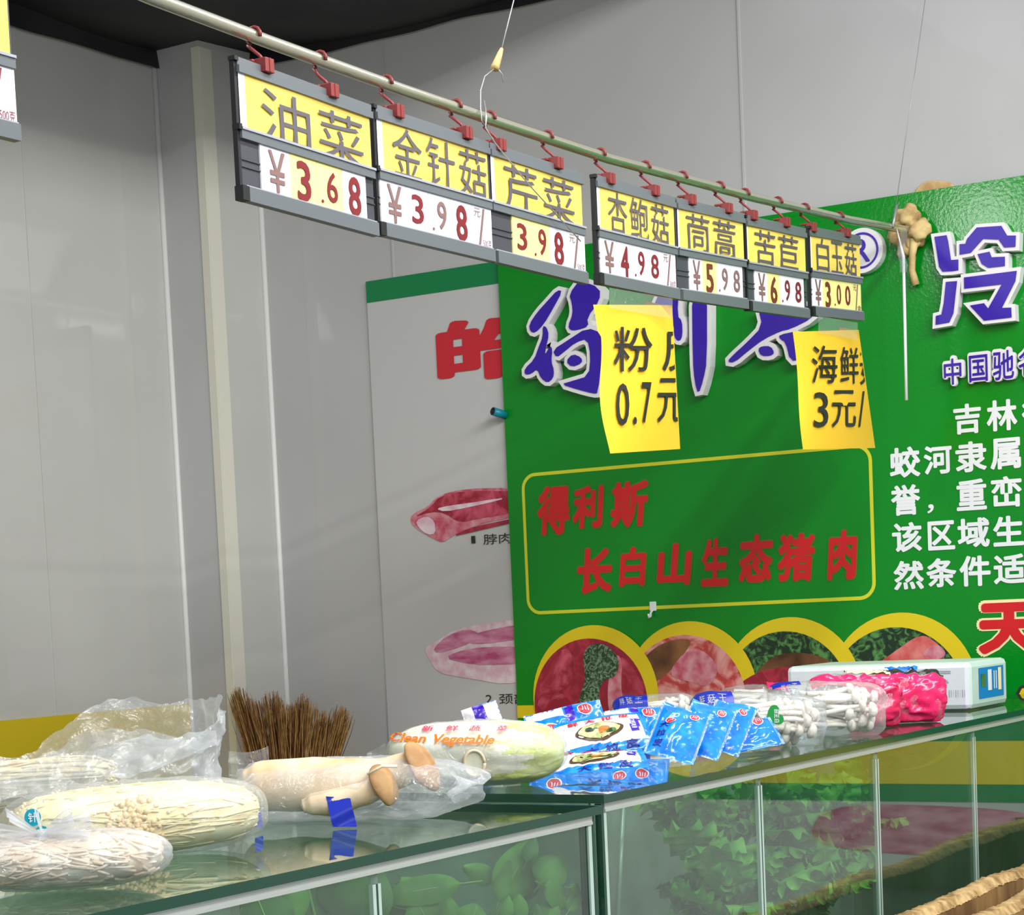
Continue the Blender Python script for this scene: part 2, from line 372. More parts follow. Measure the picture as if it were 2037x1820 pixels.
# black sheeting overhead, sagging a little, its hem turned down along the walls
b = MB()
def sheet(u, v):
    x, y = 1.2+u*3.72, 2.15+v*1.93
    return (x, y, ZC+.02-.05*math.sin(u*9)*math.sin(v*math.pi)*.6 + .03*nz((x, y, 0), 1.7))
b.grid(sheet, 50, 30)
def hem(u, v):
    x = 1.2+u*(XC-1.2); return (x, YL-.012-.01*v, ZC+.03-.07*v+.008*nz((x, 0, v), 4))
b.grid(hem, 60, 3)
def hem2(u, v):
    y = 2.15+u*(YC-2.15); return (XW-.012-.01*v, y, ZC+.03-.05*v+.01*nz((0, y, v), 4))
b.grid(hem2, 40, 3)
o = struct(b.build('ceiling', M_black))

# ------------------------------------------------------------------ things on the back wall
def W_(px, py, X=XB): p = onx(px, py, X); return p
def wtext(mb, body, box, mi=0, off=.012, shear=0, lift=.0015, X=XB):
    """lettering on the back wall: its box is measured on the photograph, turned into the wall's own upright rectangle"""
    x0, y0, x1, y1 = box; xm, ym = (x0+x1)/2, (y0+y1)/2
    ya, yb = onx(x0, ym, X).y, onx(x1, ym, X).y
    za, zb = onx(xm, y1, X).z, onx(xm, y0, X).z
    mb.text(body, lambda s, t: (X-lift, ya+(yb-ya)*s, za+(zb-za)*t), mi, off, shear)
def wpoly(mb, pts, mi=0, lift=.001, X=XB, smooth=1):
    lift += len(mb.f)*1e-5
    q = [onx(x, y, X) for x, y in pts]; q = [(p.y, p.z) for p in q]
    q = chaikin(q, smooth) if smooth else q
    mb.poly([(X-lift, y, z) for y, z in q], mi)

# white poster of meat cuts
PX = 4.912
pt = thing('meat_cuts_poster', (PX+.004, 3.2, 1.0), 'white meat cuts poster with a green top band, partly behind the green banner', 'poster')
b = MB(); ylft, ztop = 3.517, 2.507
b.box((PX+.004, (ylft+2.6)/2, (ztop+.7)/2), (.006, ylft-2.6, ztop-.7)); b.build('panel', M_poster, pt)
b = MB(); zb_ = onx(735, 602, PX).z; b.box((PX, (ylft+2.6)/2, (ztop+zb_)/2), (.0015, ylft-2.6, ztop-zb_)); b.build('top_band', M_green2, pt)
b = MB(); wtext(b, '皓', (868, 626, 1118, 752), 0, .035, X=PX); b.build('heading', M_redd, pt)
for cap, bx in (('1', (938,1066,946,1081)), ('脖肉', (962,1061,1017,1082)), ('2', (967,1382,979,1398)), ('颈部', (993,1379,1050,1400))):
    b = MB(); wtext(b, cap, bx, 0, .004, X=PX); b.build('caption', M_ink, pt)
b = MB()
wpoly(b, [(816,1032),(824,1020),(852,1008),(872,985),(925,972),(1020,970),(1060,985),(1060,1010),(1010,1032),(972,1038),(930,1052),(897,1068),(882,1080),(862,1072),(822,1048)], 1, .001, PX)
wpoly(b, [(822,1030),(856,1010),(876,986),(925,976),(1060,978),(1060,1008),(1000,1024),(950,1032),(915,1040),(885,1020),(858,1018)], 0, .002, PX)
wpoly(b, [(828,1036),(850,1026),(866,1036),(868,1062),(852,1064),(834,1050)], 2, .003, PX)
wpoly(b, [(868,1012),(892,1006),(940,1000),(1000,990),(1000,994),(930,1010),(886,1018)], 2, .003, PX)
wpoly(b, [(898,1068),(940,1048),(1010,1034),(1060,1024),(1060,1032),(1000,1044),(940,1058)], 3, .003, PX)
b.build('meat_picture', [M_meat, M_meatl, M_fat, M_meat3], pt)['label'] = 'red cut of neck meat, upper picture'
b = MB()
wpoly(b, [(843,1290),(868,1276),(905,1252),(960,1240),(1060,1228),(1060,1350),(1005,1362),(950,1352),(905,1345),(872,1338),(856,1315)], 1, .001, PX)
wpoly(b, [(862,1290),(890,1264),(930,1250),(960,1262),(935,1280),(900,1292),(870,1300)], 0, .002, PX)
wpoly(b, [(940,1262),(985,1250),(1060,1238),(1060,1268),(1000,1276),(950,1282),(925,1276)], 0, .002, PX)
wpoly(b, [(880,1308),(930,1290),(1000,1285),(1060,1290),(1060,1318),(1000,1322),(940,1322)], 0, .002, PX)
b.build('meat_picture', [M_meatm, M_fat], pt)['label'] = 'pink marbled cut, lower picture'

# the green banner
bn = thing('green_banner', (XB, 1.9, 1.0), 'large glossy green banner board with raised blue characters on the back wall', 'banner')
YBL, ZBT = 3.046, 2.513
b = MB(); b.box((XB+.004, (YBL+.3)/2, (ZBT+.75)/2), (.008, YBL-.3, ZBT-.75)); b.build('board', M_green, bn)
b = MB()                                          # printed frame, a rounded rectangle
fy0, fy1, fz0, fz1, fr_, ft = 2.998, 1.938, 1.4985, 1.900, .045, .0095
def rrect(y0, y1, z0, z1, r, n=8):
    p = []
    for cy_, cz_, a0 in ((y0-r, z1-r, 0), (y0-r, z0+r, 1), (y1+r, z0+r, 2), (y1+r, z1-r, 3)):
        for i in range(n+1):
            a = math.pi/2*(a0+i/n); p.append((cy_+r*math.sin(a + 0*math.pi), cz_+r*math.cos(a)) )
    return p
ro, ri = rrect(fy0, fy1, fz0, fz1, fr_), rrect(fy0-ft, fy1+ft, fz0+ft, fz1-ft, fr_-ft)
n = len(ro); b.add([(XB-.001, y, z) for y, z in ro+ri], [(i, (i+1) % n, n+(i+1) % n, n+i) for i in range(n)]); b.build('slogan_frame', M_lime, bn)
RED = [('得',(1070,966,1133,1064)),('利',(1139,966,1203,1051)),('斯',(1214,957,1292,1049)),('长',(1149,1090,1218,1181)),('白',(1231,1088,1287,1166)),
       ('山',(1306,1081,1378,1164)),('生',(1394,1071,1449,1166)),('态',(1469,1063,1539,1158)),('猪',(1547,1061,1623,1156)),('肉',(1645,1054,1707,1153))]
b = MB()
for ch, bx in RED:
    wtext(b, ch, (bx[0]-2, bx[1]-2, bx[2]+2, bx[3]+2), 1, .058, .12, .001); wtext(b, ch, bx, 0, .04, .12, .002)
b.build('slogan_lettering', [M_red, M_olive], bn)
WHT = [('吉',(1897,803,1952,863)),('林',(1963,795,2024,857)),('得',(2033,790,2092,850)),('蛟',(1770,889,1831,950)),('河',(1838,886,1894,943)),('隶',(1901,878,1963,939)),('属',(1970,871,2031,933)),('于',(2042,866,2100,925)),
       ('誉',(1773,964,1831,1025)),('，',(1845,1003,1858,1021)),('重',(1903,953,1963,1015)),('峦',(1972,947,2033,1009)),('叠',(2044,942,2102,1002)),('该',(1775,1039,1834,1098)),('区',(1846,1036,1900,1094)),('域',(1905,1030,1969,1089)),('生',(1976,1026,2037,1086)),('态',(2044,1020,2102,1080)),
       ('然',(1778,1115,1838,1173)),('条',(1843,1110,1903,1168)),('件',(1909,1105,1971,1166)),('适',(1977,1102,2041,1161)),('宜',(2048,1098,2104,1156))]
b = MB()
for ch, bx in WHT: wtext(b, ch, bx, 0, .03)
b.build('story_lettering', M_wtext, bn)
b = MB(); wtext(b, '天', (1940, 1192, 2080, 1306), 1, .075, 0, .001); wtext(b, '天', (1946, 1198, 2074, 1300), 0, .05, 0, .002)
b.build('red_heading', [M_red, M_cream], bn)
b = MB(); wtext(b, '绿', (2010, 1362, 2120, 1442), 1, .07, 0, .001); wtext(b, '绿', (2016, 1368, 2114, 1436), 0, .035, 0, .002); b.build('yellow_heading', [M_yel, M_ink], bn)
b = MB(); b.box((XB-.0005, (YBL+.3)/2, 1.221), (.001, YBL-.3, .036)); b.build('yellow_stripe', M_yel, bn)
# raised foam characters with blue faces
def raised(name, polys, grow, X0, thick, face):
    q = []
    for p in polys: q.append([(lambda w: (-w.y, w.z))(onx(x, y, XB)) for x, y in p])
    mb = MB()
    for k, (vs, fs) in enumerate(outline(q, grow, thick/2)): mb.add([(XB-thick/2-z-k*.0003, -x, y) for x, y, z in vs], fs, 0)
    for k, p in enumerate(q): mb.poly([(XB-thick-.0022-k*.0003, -x, y) for x, y in p], 1)
    return mb.build(name, [M_foamw, face], bn)
def Z1(l): return [(1000+x/2.68, 560+y/2.68) for x, y in l]
def Z2(l): return [(1640+x/3.64, 330+y/3.64) for x, y in l]
raised('raised_character', [chaikin(Z1(p), 1) for p in (
    [(322,52),(350,58),(300,150),(250,235),(205,280),(178,272),(172,235),(215,170),(270,110)],
    [(245,240),(266,250),(278,290),(264,350),(255,400),(285,345),(297,370),(290,430),(306,480),(300,522),(270,545),(235,520),(215,470),(185,497),(150,502),(148,470),(200,420),(225,350),(245,300)],
    [(440,0),(550,40),(548,110),(480,200),(490,245),(430,265),(392,266),(380,242),(405,180),(400,120),(385,75)],
    [(298,370),(380,318),(480,252),(560,280),(560,400),(540,600),(515,602),(430,580),(342,552),(400,535),(490,508),(500,400),(482,310),(420,330),(360,380),(318,412)],
    [(368,430),(405,390),(452,410),(456,440),(400,462)])], .011, 0, .03, M_blue)['label'] = 'white foam character with blue brush strokes, left one'
raised('raised_character', [chaikin(Z1(p), 1) for p in (
    [(840,90),(930,20),(970,30),(960,190),(985,215),(988,290),(976,322),(954,318),(942,290),(942,235),(880,250),(850,200)],
    [(1038,40),(1118,40),(1118,430),(1098,530),(1072,608),(1052,540),(1042,420)])], .011, 0, .03, M_blue)['label'] = 'white foam character with a long blue downstroke'
raised('raised_character', [chaikin(Z1(p), 1) for p in (
    [(1390,150),(1720,130),(1680,200),(1560,260),(1510,270),(1420,312),(1340,372),(1262,438),(1224,432),(1258,395),(1330,330),(1412,245)],
    [(1388,365),(1410,350),(1456,350),(1477,385),(1456,402),(1404,402)],
    [(1500,290),(1600,270),(1620,420),(1560,430),(1536,330),(1505,312)])], .011, 0, .03, M_blue)['label'] = 'white foam character with blue slanting stroke'
raised('raised_character', [Z2(p) for p in (
    [(826,525),(915,513),(927,560),(947,692),(1000,688),(1000,766),(950,773),(885,776),(860,740),(845,640)],
    [(1008,578),(1050,575),(1062,540),(1132,458),(1310,446),(1352,516),(1415,516),(1412,598),(1330,602),(1290,545),(1180,540),(1090,640),(1008,654)],
    [(1138,650),(1225,632),(1240,672),(1336,668),(1336,736),(1215,749),(1168,720)],
    [(1040,818),(1422,770),(1412,845),(1315,1037),(1382,1035),(1385,1106),(1185,1129),(1083,1020),(1185,1003),(1215,1041),(1312,868),(1042,899)],
    [(910,850),(992,844),(966,1075),(936,1142),(836,1159),(838,1095),(878,1085),(895,1000)])], .0085, 0, .028, M_blue)['label'] = 'blocky blue character on white foam, top right'
for ch, bx in (('中',(1882,714,1917,766)),('国',(1932,707,1969,760)),('驰',(1979,698,2021,756)),('名',(2030,692,2068,748))):
    mb = MB(); x0, y0, x1, y1 = bx; c = [onx(x, y, XB) for x, y in ((x0-4,y0-4),(x1+4,y0-5),(x1+4,y1+5),(x0-4,y1+5))]
    ya, yb, za, zb = c[0].y, c[1].y, c[3].z, c[0].z
    for lay in (.002, .005, .008, .011, .0145):
        mb.text(ch, lambda s_, t_, lay=lay: (XB-lay, ya+(yb-ya)*s_, za+(zb-za)*t_), 0, .085)
    wtext(mb, ch, bx, 1, .012, 0, .0165)
    mb.build('raised_small_character', [M_foamw, M_blue], bn)
# registered-mark disc
mb = MB(); ce = onx(1722, 501, XB); rd = onx(1722, 456, XB).z-ce.z
def disc(mb, X, r, mi, r0=0, th=0, n=40):
    o_ = [(X, ce.y+r*math.cos(2*math.pi*i/n), ce.z+r*math.sin(2*math.pi*i/n)) for i in range(n)]
    if th: mb.prism(o_, (th, 0, 0), mi); return
    if r0:
        i_ = [(X, ce.y+r0*math.cos(2*math.pi*i/n), ce.z+r0*math.sin(2*math.pi*i/n)) for i in range(n)]
        mb.add(o_+i_, [(i, (i+1) % n, n+(i+1) % n, n+i) for i in range(n)], mi)
    else: mb.poly(o_, mi)
disc(mb, XB-.026, rd, 0, th=.026); disc(mb, XB-.0275, rd*.80, 1, rd*.70)
mb.text('R', lambda s, t: (XB-.0276, ce.y-(s-.5)*rd*.78, ce.z+(t-.5)*rd*1.05), 1, .02); mb.build('registered_mark', [M_foamw, M_blue], bn)
# round photographs in yellow rings, each overlapping the next
RC, RR = 1.259, .203
for k, yc in enumerate((2.785, 2.484, 2.186, 1.876)):
    lift = .0042-k*.001
    mb = MB(); nn = 56
    ring = [(XB-lift, yc+RR*math.cos(2*math.pi*i/nn), RC+RR*math.sin(2*math.pi*i/nn)) for i in range(nn)]
    mb.poly(ring, 0)
    py, pz, pr = yc+.016, RC-.018, RR-.019
    def inside(pts): 
        q = []
        for y, z in pts:
            d = math.hypot(y, z); f_ = min(1, .985/d) if d else 1; q.append((py+pr*y*f_, pz+pr*z*f_))
        return q
    def patch(pts, mi, l=.0003, sm=2):
        l += len(mb.f)*1e-6
        mb.poly([(XB-lift-.0004-l, y, z) for y, z in chaikin(inside([(-a, c) for a, c in pts]), sm)], mi)
    mb.poly([(XB-lift-.0002, py+pr*math.cos(2*math.pi*i/nn), pz+pr*math.sin(2*math.pi*i/nn)) for i in range(nn)], 1)
    if k == 0:
        ms = [M_yel, M_meat3, M_meat, M_parsley, M_meatl]
        patch([(-1,.1),(-.75,.75),(-.3,.95),(-.25,.4),(-.5,.2)], 2); patch([(-1,-.3),(-.95,.15),(-.4,.2),(-.22,-.3),(-.5,-.6)], 2)
        patch([(-.95,-.5),(-.6,-.55),(-.2,-.5),(.1,-.95),(-.5,-.9)], 2)
        patch([(.35,.0),(.5,.75),(.75,.6),(.98,.2),(.95,-.3),(.6,-.5),(.4,-.4)], 2)
        patch([(.35,-.3),(.3,.2),(.45,.75),(.6,.7),(.55,.2),(.6,.05),(.5,-.4)], 4, .0006)
        patch([(.5,-.35),(.55,.1),(.75,.12),(.9,-.1),(.95,-.35),(.8,-.7)], 2, .0008); patch([(.55,.08),(.75,.14),(.9,-.06),(.74,.08)], 4, .001)
        patch([(-.25,-.6),(-.2,.1),(-.05,.35),(-.1,.85),(.25,.95),(.55,.72),(.5,.4),(.2,.35),(.15,0),(.25,-.5),(.05,-.75)], 3, .0008)
    elif k == 1:
        ms = [M_yel, M_meat2, M_brown, M_meatl, M_sausage]
        patch([(-1,.1),(-.85,.6),(-.4,.95),(.2,1),(0,.7),(-.25,.45),(-.5,.3)], 2); patch([(-.95,-.2),(-.8,.15),(-.5,-.05),(-.3,-.5),(-.6,-.7)], 3)
        patch([(-.3,.4),(0,.75),(.3,.8),(.6,.5),(.4,.2),(.1,.3)], 3, .0006); patch([(.5,-.4),(.7,.45),(.97,.1),(.95,-.3),(.7,-.7)], 4, .0006)
    elif k == 2:
        ms = [M_yel, M_kale, M_brown, M_meat3, M_kale]
        patch([(-.55,.30),(-.2,.66),(.3,.70),(.75,.56),(.98,.2),(.5,0),(-.4,0)], 2); patch([(-.95,.05),(-.6,.36),(-.1,.50),(.35,.46),(.98,.1),(.5,-.8),(-.6,-.7)], 3, .0006)
    else:
        ms = [M_yel, M_kale, M_brown, M_sausage, M_meatl]
        patch([(-.98,-.1),(-.5,.35),(.2,.45),(.95,.45),(.9,-.4),(0,-.9)], 2)
        patch([(-.38,.42),(.0,.66),(.40,.92),(.66,.86),(.84,.62),(.5,.48),(.2,.25)], 3, .0006); patch([(.38,.62),(.66,.84),(.84,.62),(.5,.5)], 4, .0008)
    mb.build('photo_roundel', ms, bn)

# poster further along the wall, seen only as a reflection in the glass
rp = thing('meat_poster', (XB-.002, .6, .5), 'white meat poster with a pink cut, reflected in the rear counter glass', 'poster')
X2 = XB-.006
b = MB(); b.box((X2+.003, .79, .80), (.004, 1.1, .9)); b.build('panel', M_poster, rp)
b = MB(); b.box((X2, .79, 1.17), (.002, 1.1, .39)); b.build('top_band', M_green2, rp)
b = MB(); b.box((X2-.0015, .79, 1.075), (.001, 1.1, .11)); b.build('yellow_stripe', M_yel, rp)
b = MB(); q = chaikin([(.60,.94),(.70,.965),(.9,.966),(1.14,.955),(1.24,.93),(1.25,.90),(1.1,.86),(.95,.834),(.80,.838),(.62,.85),(.57,.88)], 2)
b.poly([(X2-.001, y, z) for y, z in q]); b.build('meat_picture', M_meatm, rp)
for cap, yy, ww in (('9', .955, .018), ('嫩腰', .905, .11)):
    b = MB(); b.text(cap, lambda s, t: (X2-.001, yy-s*ww, .765+t*.03), 0, .006); b.build('caption', M_ink, rp)

# small fittings on the wall
t = thing('adhesive_hook', W_(1300, 1200), 'small white adhesive hook stuck on the banner below the yellow frame', 'hook')
p = W_(1300, 1206); b = MB(); b.box((XB-.003, p.y, p.z), (.006, .020, .026)); b.build('plate', M_wtext, t, .002)
b = MB(); p2 = W_(1298, 1222); b.tube([(XB-.006, p.y, p.z-.01), (XB-.010, p2.y, p2.z+.004), (XB-.012, p2.y, p2.z-.006), (XB-.022, p2.y, p2.z-.008), (XB-.024, p2.y, p2.z+.002)], .003, 8); b.build('hook', M_wtext, t)
t = thing('pipe_plug', W_(1003, 824), 'short teal pipe plug with a dark open end at the banner left edge', 'plug')
p = W_(1005, 826); dirv = Vector((-1, .35, .25)).normalized(); b = MB(); p0 = Vector((XB-.001, p.y, p.z)); b.tube([p0, p0+dirv*.045], .012, 14); b.build('tube', M_teal, t)
b = MB(); b.tube([p0+dirv*.045, p0+dirv*.0465], .0105, 14); b.build('bore', M_cap, t)
def lump(seed, amp, f): return lambda p: p*(1+amp*nz(p, f, seed))
t = thing('expanding_foam', W_(1815, 455), 'lump of tan expanding foam around the rail end on the green banner', 'foam')
b = MB()
for k, (px, py, r, dx) in enumerate(((1812,432,.030,.02),(1838,462,.027,.03),(1800,470,.034,.012),(1806,494,.024,.01),(1822,480,.026,.015),(1796,450,.022,.015))):
    p = W_(px, py); b.ball((XB-dx, p.y, p.z), r*.8, r, r*.9, 20, 14, disp=lump(k, .55, 60))
b.build('lump', M_foam, t)
b = MB(); b.tube([W_(1828,478)+Vector((-.03,0,0)), W_(1823,510)+Vector((-.028,0,0)), W_(1820,540)+Vector((-.02,0,0)), W_(1826,568)+Vector((-.014,0,0))], [.012,.0085,.0085,.010], 10); b.build('drip', M_foam, t)
t = MB(); p = W_(1852, 380); t.ball((XB+.0135, p.y, p.z-.008), .0045, .058, .034, 20, 12, disp=lump(9, .25, 30)); tag(t.build('foam_blob', M_foam), 'flat tan foam blob peeping over the top edge of the green banner', 'foam')

# ------------------------------------------------------------------ rail, wires, signs
YR = 1.8
rp_ = [(60, -104), (300, -5), (534, 83), (793, 176), (1000, 246), (1210, 315), (1500, 393), (1690, 438), (1800, 457)]
RP = [ony(x, y, YR+.01) for x, y in rp_] + [Vector((XB-.002, YR+.012, 2.428))]
RP = [RP[0]-Vector((.5, 0, 0))] + RP
b = MB(); b.tube(RP, .0095, 14); tag(b.build('hanging_rail', M_steel), 'long thin steel rail that carries the price signs', 'rail')
def railz(x):
    for a, c in zip(RP, RP[1:]):
        if a.x <= x <= c.x: k = (x-a.x)/(c.x-a.x); return a.z+(c.z-a.z)*k
    return RP[-1].z
t = thing('suspension_wire', (2.93, YR, 2.42), 'thin wire with a taped hook holding the rail between the second and third signs', 'wire')
b = MB(); b.tube([(3.10, YR, 3.2), ony(1022, 0, YR), ony(996, 105, YR)], .0011, 6); b.build('wire', M_wire, t)
b = MB(); b.tube([ony(998, 97, YR), ony(994, 108, YR), ony(984, 136, YR)], [.003, .005, .008], 8); b.build('tape_wrap', M_foam, t)
b = MB(); b.tube([ony(984,136,YR), ony(964,152,YR), ony(956,180,YR), ony(956,215,YR), ony(958,240,YR-.012), ony(966,252,YR-.014), ony(968,235,YR-.014), ony(963,200,YR)], .0011, 6)
b.tube([ony(990,136,YR), ony(999,148,YR), ony(1001,164,YR)], .0011, 6); b.build('hook', M_wire, t)
b = MB(); b.tube([ony(966,215,YR-.013), ony(966,255,YR-.014), ony(985,285,YR-.02), ony(1050,365,YR-.022), ony(1155,480,YR-.022)], .0012, 6); b.build('loose_end', M_wire, t)
t = thing('suspension_wire', (4.76, YR, 2.45), 'thin wire with a metal ferrule holding the rail end near the foam lump', 'wire')
b = MB(); b.tube([onx(1846, -40, 4.88), ony(1783, 405, YR)], .0009, 6); b.build('wire', M_wire, t)
b = MB(); b.tube([ony(1784, 408, YR), ony(1779, 433, YR), ony(1776, 452, YR)], .0038, 8); b.build('ferrule', M_wire, t)
b = MB(); b.tube([ony(1784,456,YR-.005), ony(1790,480,YR-.02), ony(1797,510,YR-.02), ony(1800,640,YR-.02), ony(1803,796,YR-.02)], [.0014,.002,.0038,.0038,.0038], 8)
tag(b.build('plastic_rod', M_wtext), 'thin white plastic rod hanging straight down from the rail end', 'rod')
b = MB()
def tp(u, v): q = ony(1788+u*14, 452+v*90, YR-.024); return q + Vector((0, -.004*math.sin(v*9), 0))
b.grid(tp, 4, 14); tag(b.build('sticky_tape', M_tape), 'crumpled clear tape binding the white rod to the rail end', 'tape')

CELLS = {  # price cells: text, cell kind, numeral kind, cell width share
}
def sign(name_txt, tl, tr, cells, label, lmargin=.055, endcap=True, chbox=(.16, .93, .02, .97), cstart=.16, cend=.93, ystart=None):
    """one hanging price sign: tl, tr are the photo positions of its top corners; u runs along it, v down from 0 to 1"""
    a, c = ony(*tl, YR), ony(*tr, YR); ux = (c-a); wd = ux.length; ux = ux/wd; uz = Vector((0, 0, -1)); hh = .2
    t = thing('price_sign', (a+c)/2 + Vector((0, 0, -hh)), label, 'price sign', 'price signs clipped along the rail')
    def P(u, v, d=0): return a + ux*(u*wd) + uz*(v*hh) + Vector((0, -d, 0))
    def slab(mb, u0, u1, v0, v1, d0, d1, mi=0):
        mb.add([P(u, v, d) for d in (d0, d1) for u in (u0, u1) for v in (v0, v1)], [(0,1,3,2),(4,6,7,5),(0,4,5,1),(2,3,7,6),(0,2,6,4),(1,5,7,3)], mi)
    mb = MB(); slab(mb, 0, 1, .02, .98, -.004, .002)
    for v in (.69, .74): slab(mb, 0, 1, v, v+.008, .002, .004)
    mb.build('back_panel', M_dark, t)
    mb = MB(); slab(mb, .012, 1, 0, .055, -.003, .006); slab(mb, .012, 1, .055, .105, -.003, .009); mb.build('top_bar', M_frame, t)
    mb = MB(); slab(mb, .012, 1, .485, .555, 0, .008); slab(mb, .012, 1, .478, .495, 0, .010, 1); mb.build('middle_bar', [M_frame, M_lip], t)
    mb = MB(); slab(mb, .03, 1, .885, .985, -.003, .010); slab(mb, .03, 1, .872, .890, -.002, .007, 1); mb.build('bottom_bar', [M_frame, M_lip], t)
    if endcap:
        mb = MB(); slab(mb, -.012, .014, 0, .03, -.004, .008); slab(mb, -.006, .012, .03, .9, -.004, .004); slab(mb, -.008, .012, .46, .50, -.004, .009); slab(mb, -.014, .032, .885, .985, -.004, .011)
        mb.build('end_cap', M_cap, t)
    mb = MB(); ys = lmargin
    def cardf(u0, u1): return lambda s, q: P(u0+(u1-u0)*s, .10+.385*q, .0045+.0012*math.sin(q*9+s*4)*math.sin(s*math.pi))
    mb.grid(cardf(.018, ys), 1, 10, 1); mb.grid(cardf(ys, .985), 16, 10, 0)
    n = len(name_txt); cu0, cu1, cv0, cv1 = chbox; w1 = (cu1-cu0)/n
    for i, ch in enumerate(name_txt):
        x0 = cu0+i*w1+w1*.07; x1 = cu0+(i+1)*w1-w1*.07
        mb.text(ch, lambda s, q, x0=x0, x1=x1: P(x0+(x1-x0)*s, .10+.385*(cv1-(cv1-cv0)*q), .0068), 2, .0)
    mb.build('name_card', [M_card, M_cardw, M_char], t)
    wsum = sum(c_[3] for c_ in cells); u = cstart
    for txt, ck, nk, wsh in cells:
        u1 = u+(cend-cstart)*wsh/wsum
        if ck is not None:
            mb = MB(); slab(mb, u+.001, u1-.001, .545, .90, .002, .0045)
            if txt == '¥': mb.text('¥', lambda s, q, u=u, u1=u1: P(u+(u1-u)*(.26+.55*s), .865-.29*q, .0055), 1, .012)
            elif txt and txt[0] == '/':
                mb.text('元', lambda s, q, u=u, u1=u1: P(u+(u1-u)*(.08+.34*s), .645-.07*q, .0055), 1, 0)
                mb.text('/', lambda s, q, u=u, u1=u1: P(u+(u1-u)*(.28+.36*s), .88-.31*q, .0055), 1, -.01)
                if len(txt) > 1: mb.text(txt[1:], lambda s, q, u=u, u1=u1: P(u+(u1-u)*(.5+.44*s), .88-.07*q, .0055), 1, 0)
            elif txt:
                d = txt[-1]; big = nk[0] == 'B'
                s0, s1 = (.22, .74) if not txt.startswith('.') else (.36, .78)
                v0, v1 = (.875, .585) if big else (.825, .60)
                mb.text(d, lambda s, q, u=u, u1=u1: P(u+(u1-u)*(s0+(s1-s0)*s), v0+(v1-v0)*q, .0055), 1, .03 if big else .018)
                if txt.startswith('.'): mb.text('.', lambda s, q, u=u, u1=u1: P(u+(u1-u)*(.12+.10*s), .845-.026*q, .0055), 1, .0)
            nm = {'B': M_pred, 'r': M_pred, 'b': M_pbrn, 'g': M_pgry, 'Y': M_pbrn}[nk[-1]] if nk else M_char
            mb.build('price_card', [M_cardy if ck == 'y' else M_cardw, nm], t)
        u = u1
    return t
C3 = lambda *a: list(a)
sign('油菜', (461,112), (732,210), C3(('¥','w','g',1.08),('3','y','Br',1),('.6','y','r',1),('8','w','Br',.95)), 'first full price sign from the left, yellow card 油菜, price 3.68', .062, True, (.13,.95,.12,1.10), .142, .93)
sign('金针菇', (738,208), (966,283), C3(('¥','w','g',1.1),('3','w','r',1),('.9','w','g',1),('8','w','Br',1),('/500克','w','g',.95)), 'price sign with yellow card 金针菇, price 3.98 on white cards', .062, True, (.11,.98,.04,1.02), .02, 1.0)
sign('芹菜', (966,283), (1153,345), C3(('3','y','r',1),('.9','y','r',1),('8','w','Br',1),('/500克','w','g',1)), 'price sign with yellow card 芹菜, price 3.98 starting on pale yellow cards', .05, False, (.1,.92,.06,1.08), .21, 1.0)
sign('杏鲍菇', (1178,347), (1337,393), C3(('¥','w','g',1.05),('4','w','Br',1),('.9','w','r',1),('8','w','r',1),('/500克','w','g',.95)), 'price sign with yellow card 杏鲍菇, price 4.98, above the larger yellow paper note', .05, True, (.12,.92,.04,1.02), .03, .985)
sign('茼蒿', (1339,393), (1475,425), C3(('¥','w','g',.9),('5','y','Bb',1),('.9','w','g',1),('8','w','g',.9)), 'price sign with yellow card 茼蒿, price 5.98', .04, False, (.1,.88,.06,1.0), .16, .95)
sign('苦苣', (1478,428), (1598,455), C3(('¥','w','g',.95),('6','y','Bb',1),('.9','w','r',1),('8','w','r',.95)), 'price sign with yellow card 苦苣, price 6.98', .03, True, (.1,.88,.06,.98), .12, .94)
sign('白玉菇', (1605,450), (1707,470), C3(('¥','w','g',1),('3','y','Bb',1),('.0','y','b',1),('0','y','r',1),('/盒','y','g',.9)), 'rightmost price sign, yellow card 白玉菇, price 3.00', .035, True, (.1,.92,.04,1.0), .03, .985)
q1 = ony(32, 288, YR)
_tr = (RM.transposed() @ (Vector((q1.x, YR, q1.z+.2))-EYE)); _tl = (RM.transposed() @ (Vector((q1.x-.32, YR, q1.z+.2))-EYE))
pxl = lambda c: (CX+F*c.x/c.z, CY+F*c.y/c.z)
sign('菜', pxl(_tl), pxl(_tr), C3(('¥','w','g',1.1),('3','w','r',1),('.9','w','g',1),('8','w','Br',1),('/500克','w','r',.95)), 'price sign cut off by the left edge of the picture', .06, True, (.2,.9,.04,1.0), .02, 1.0)

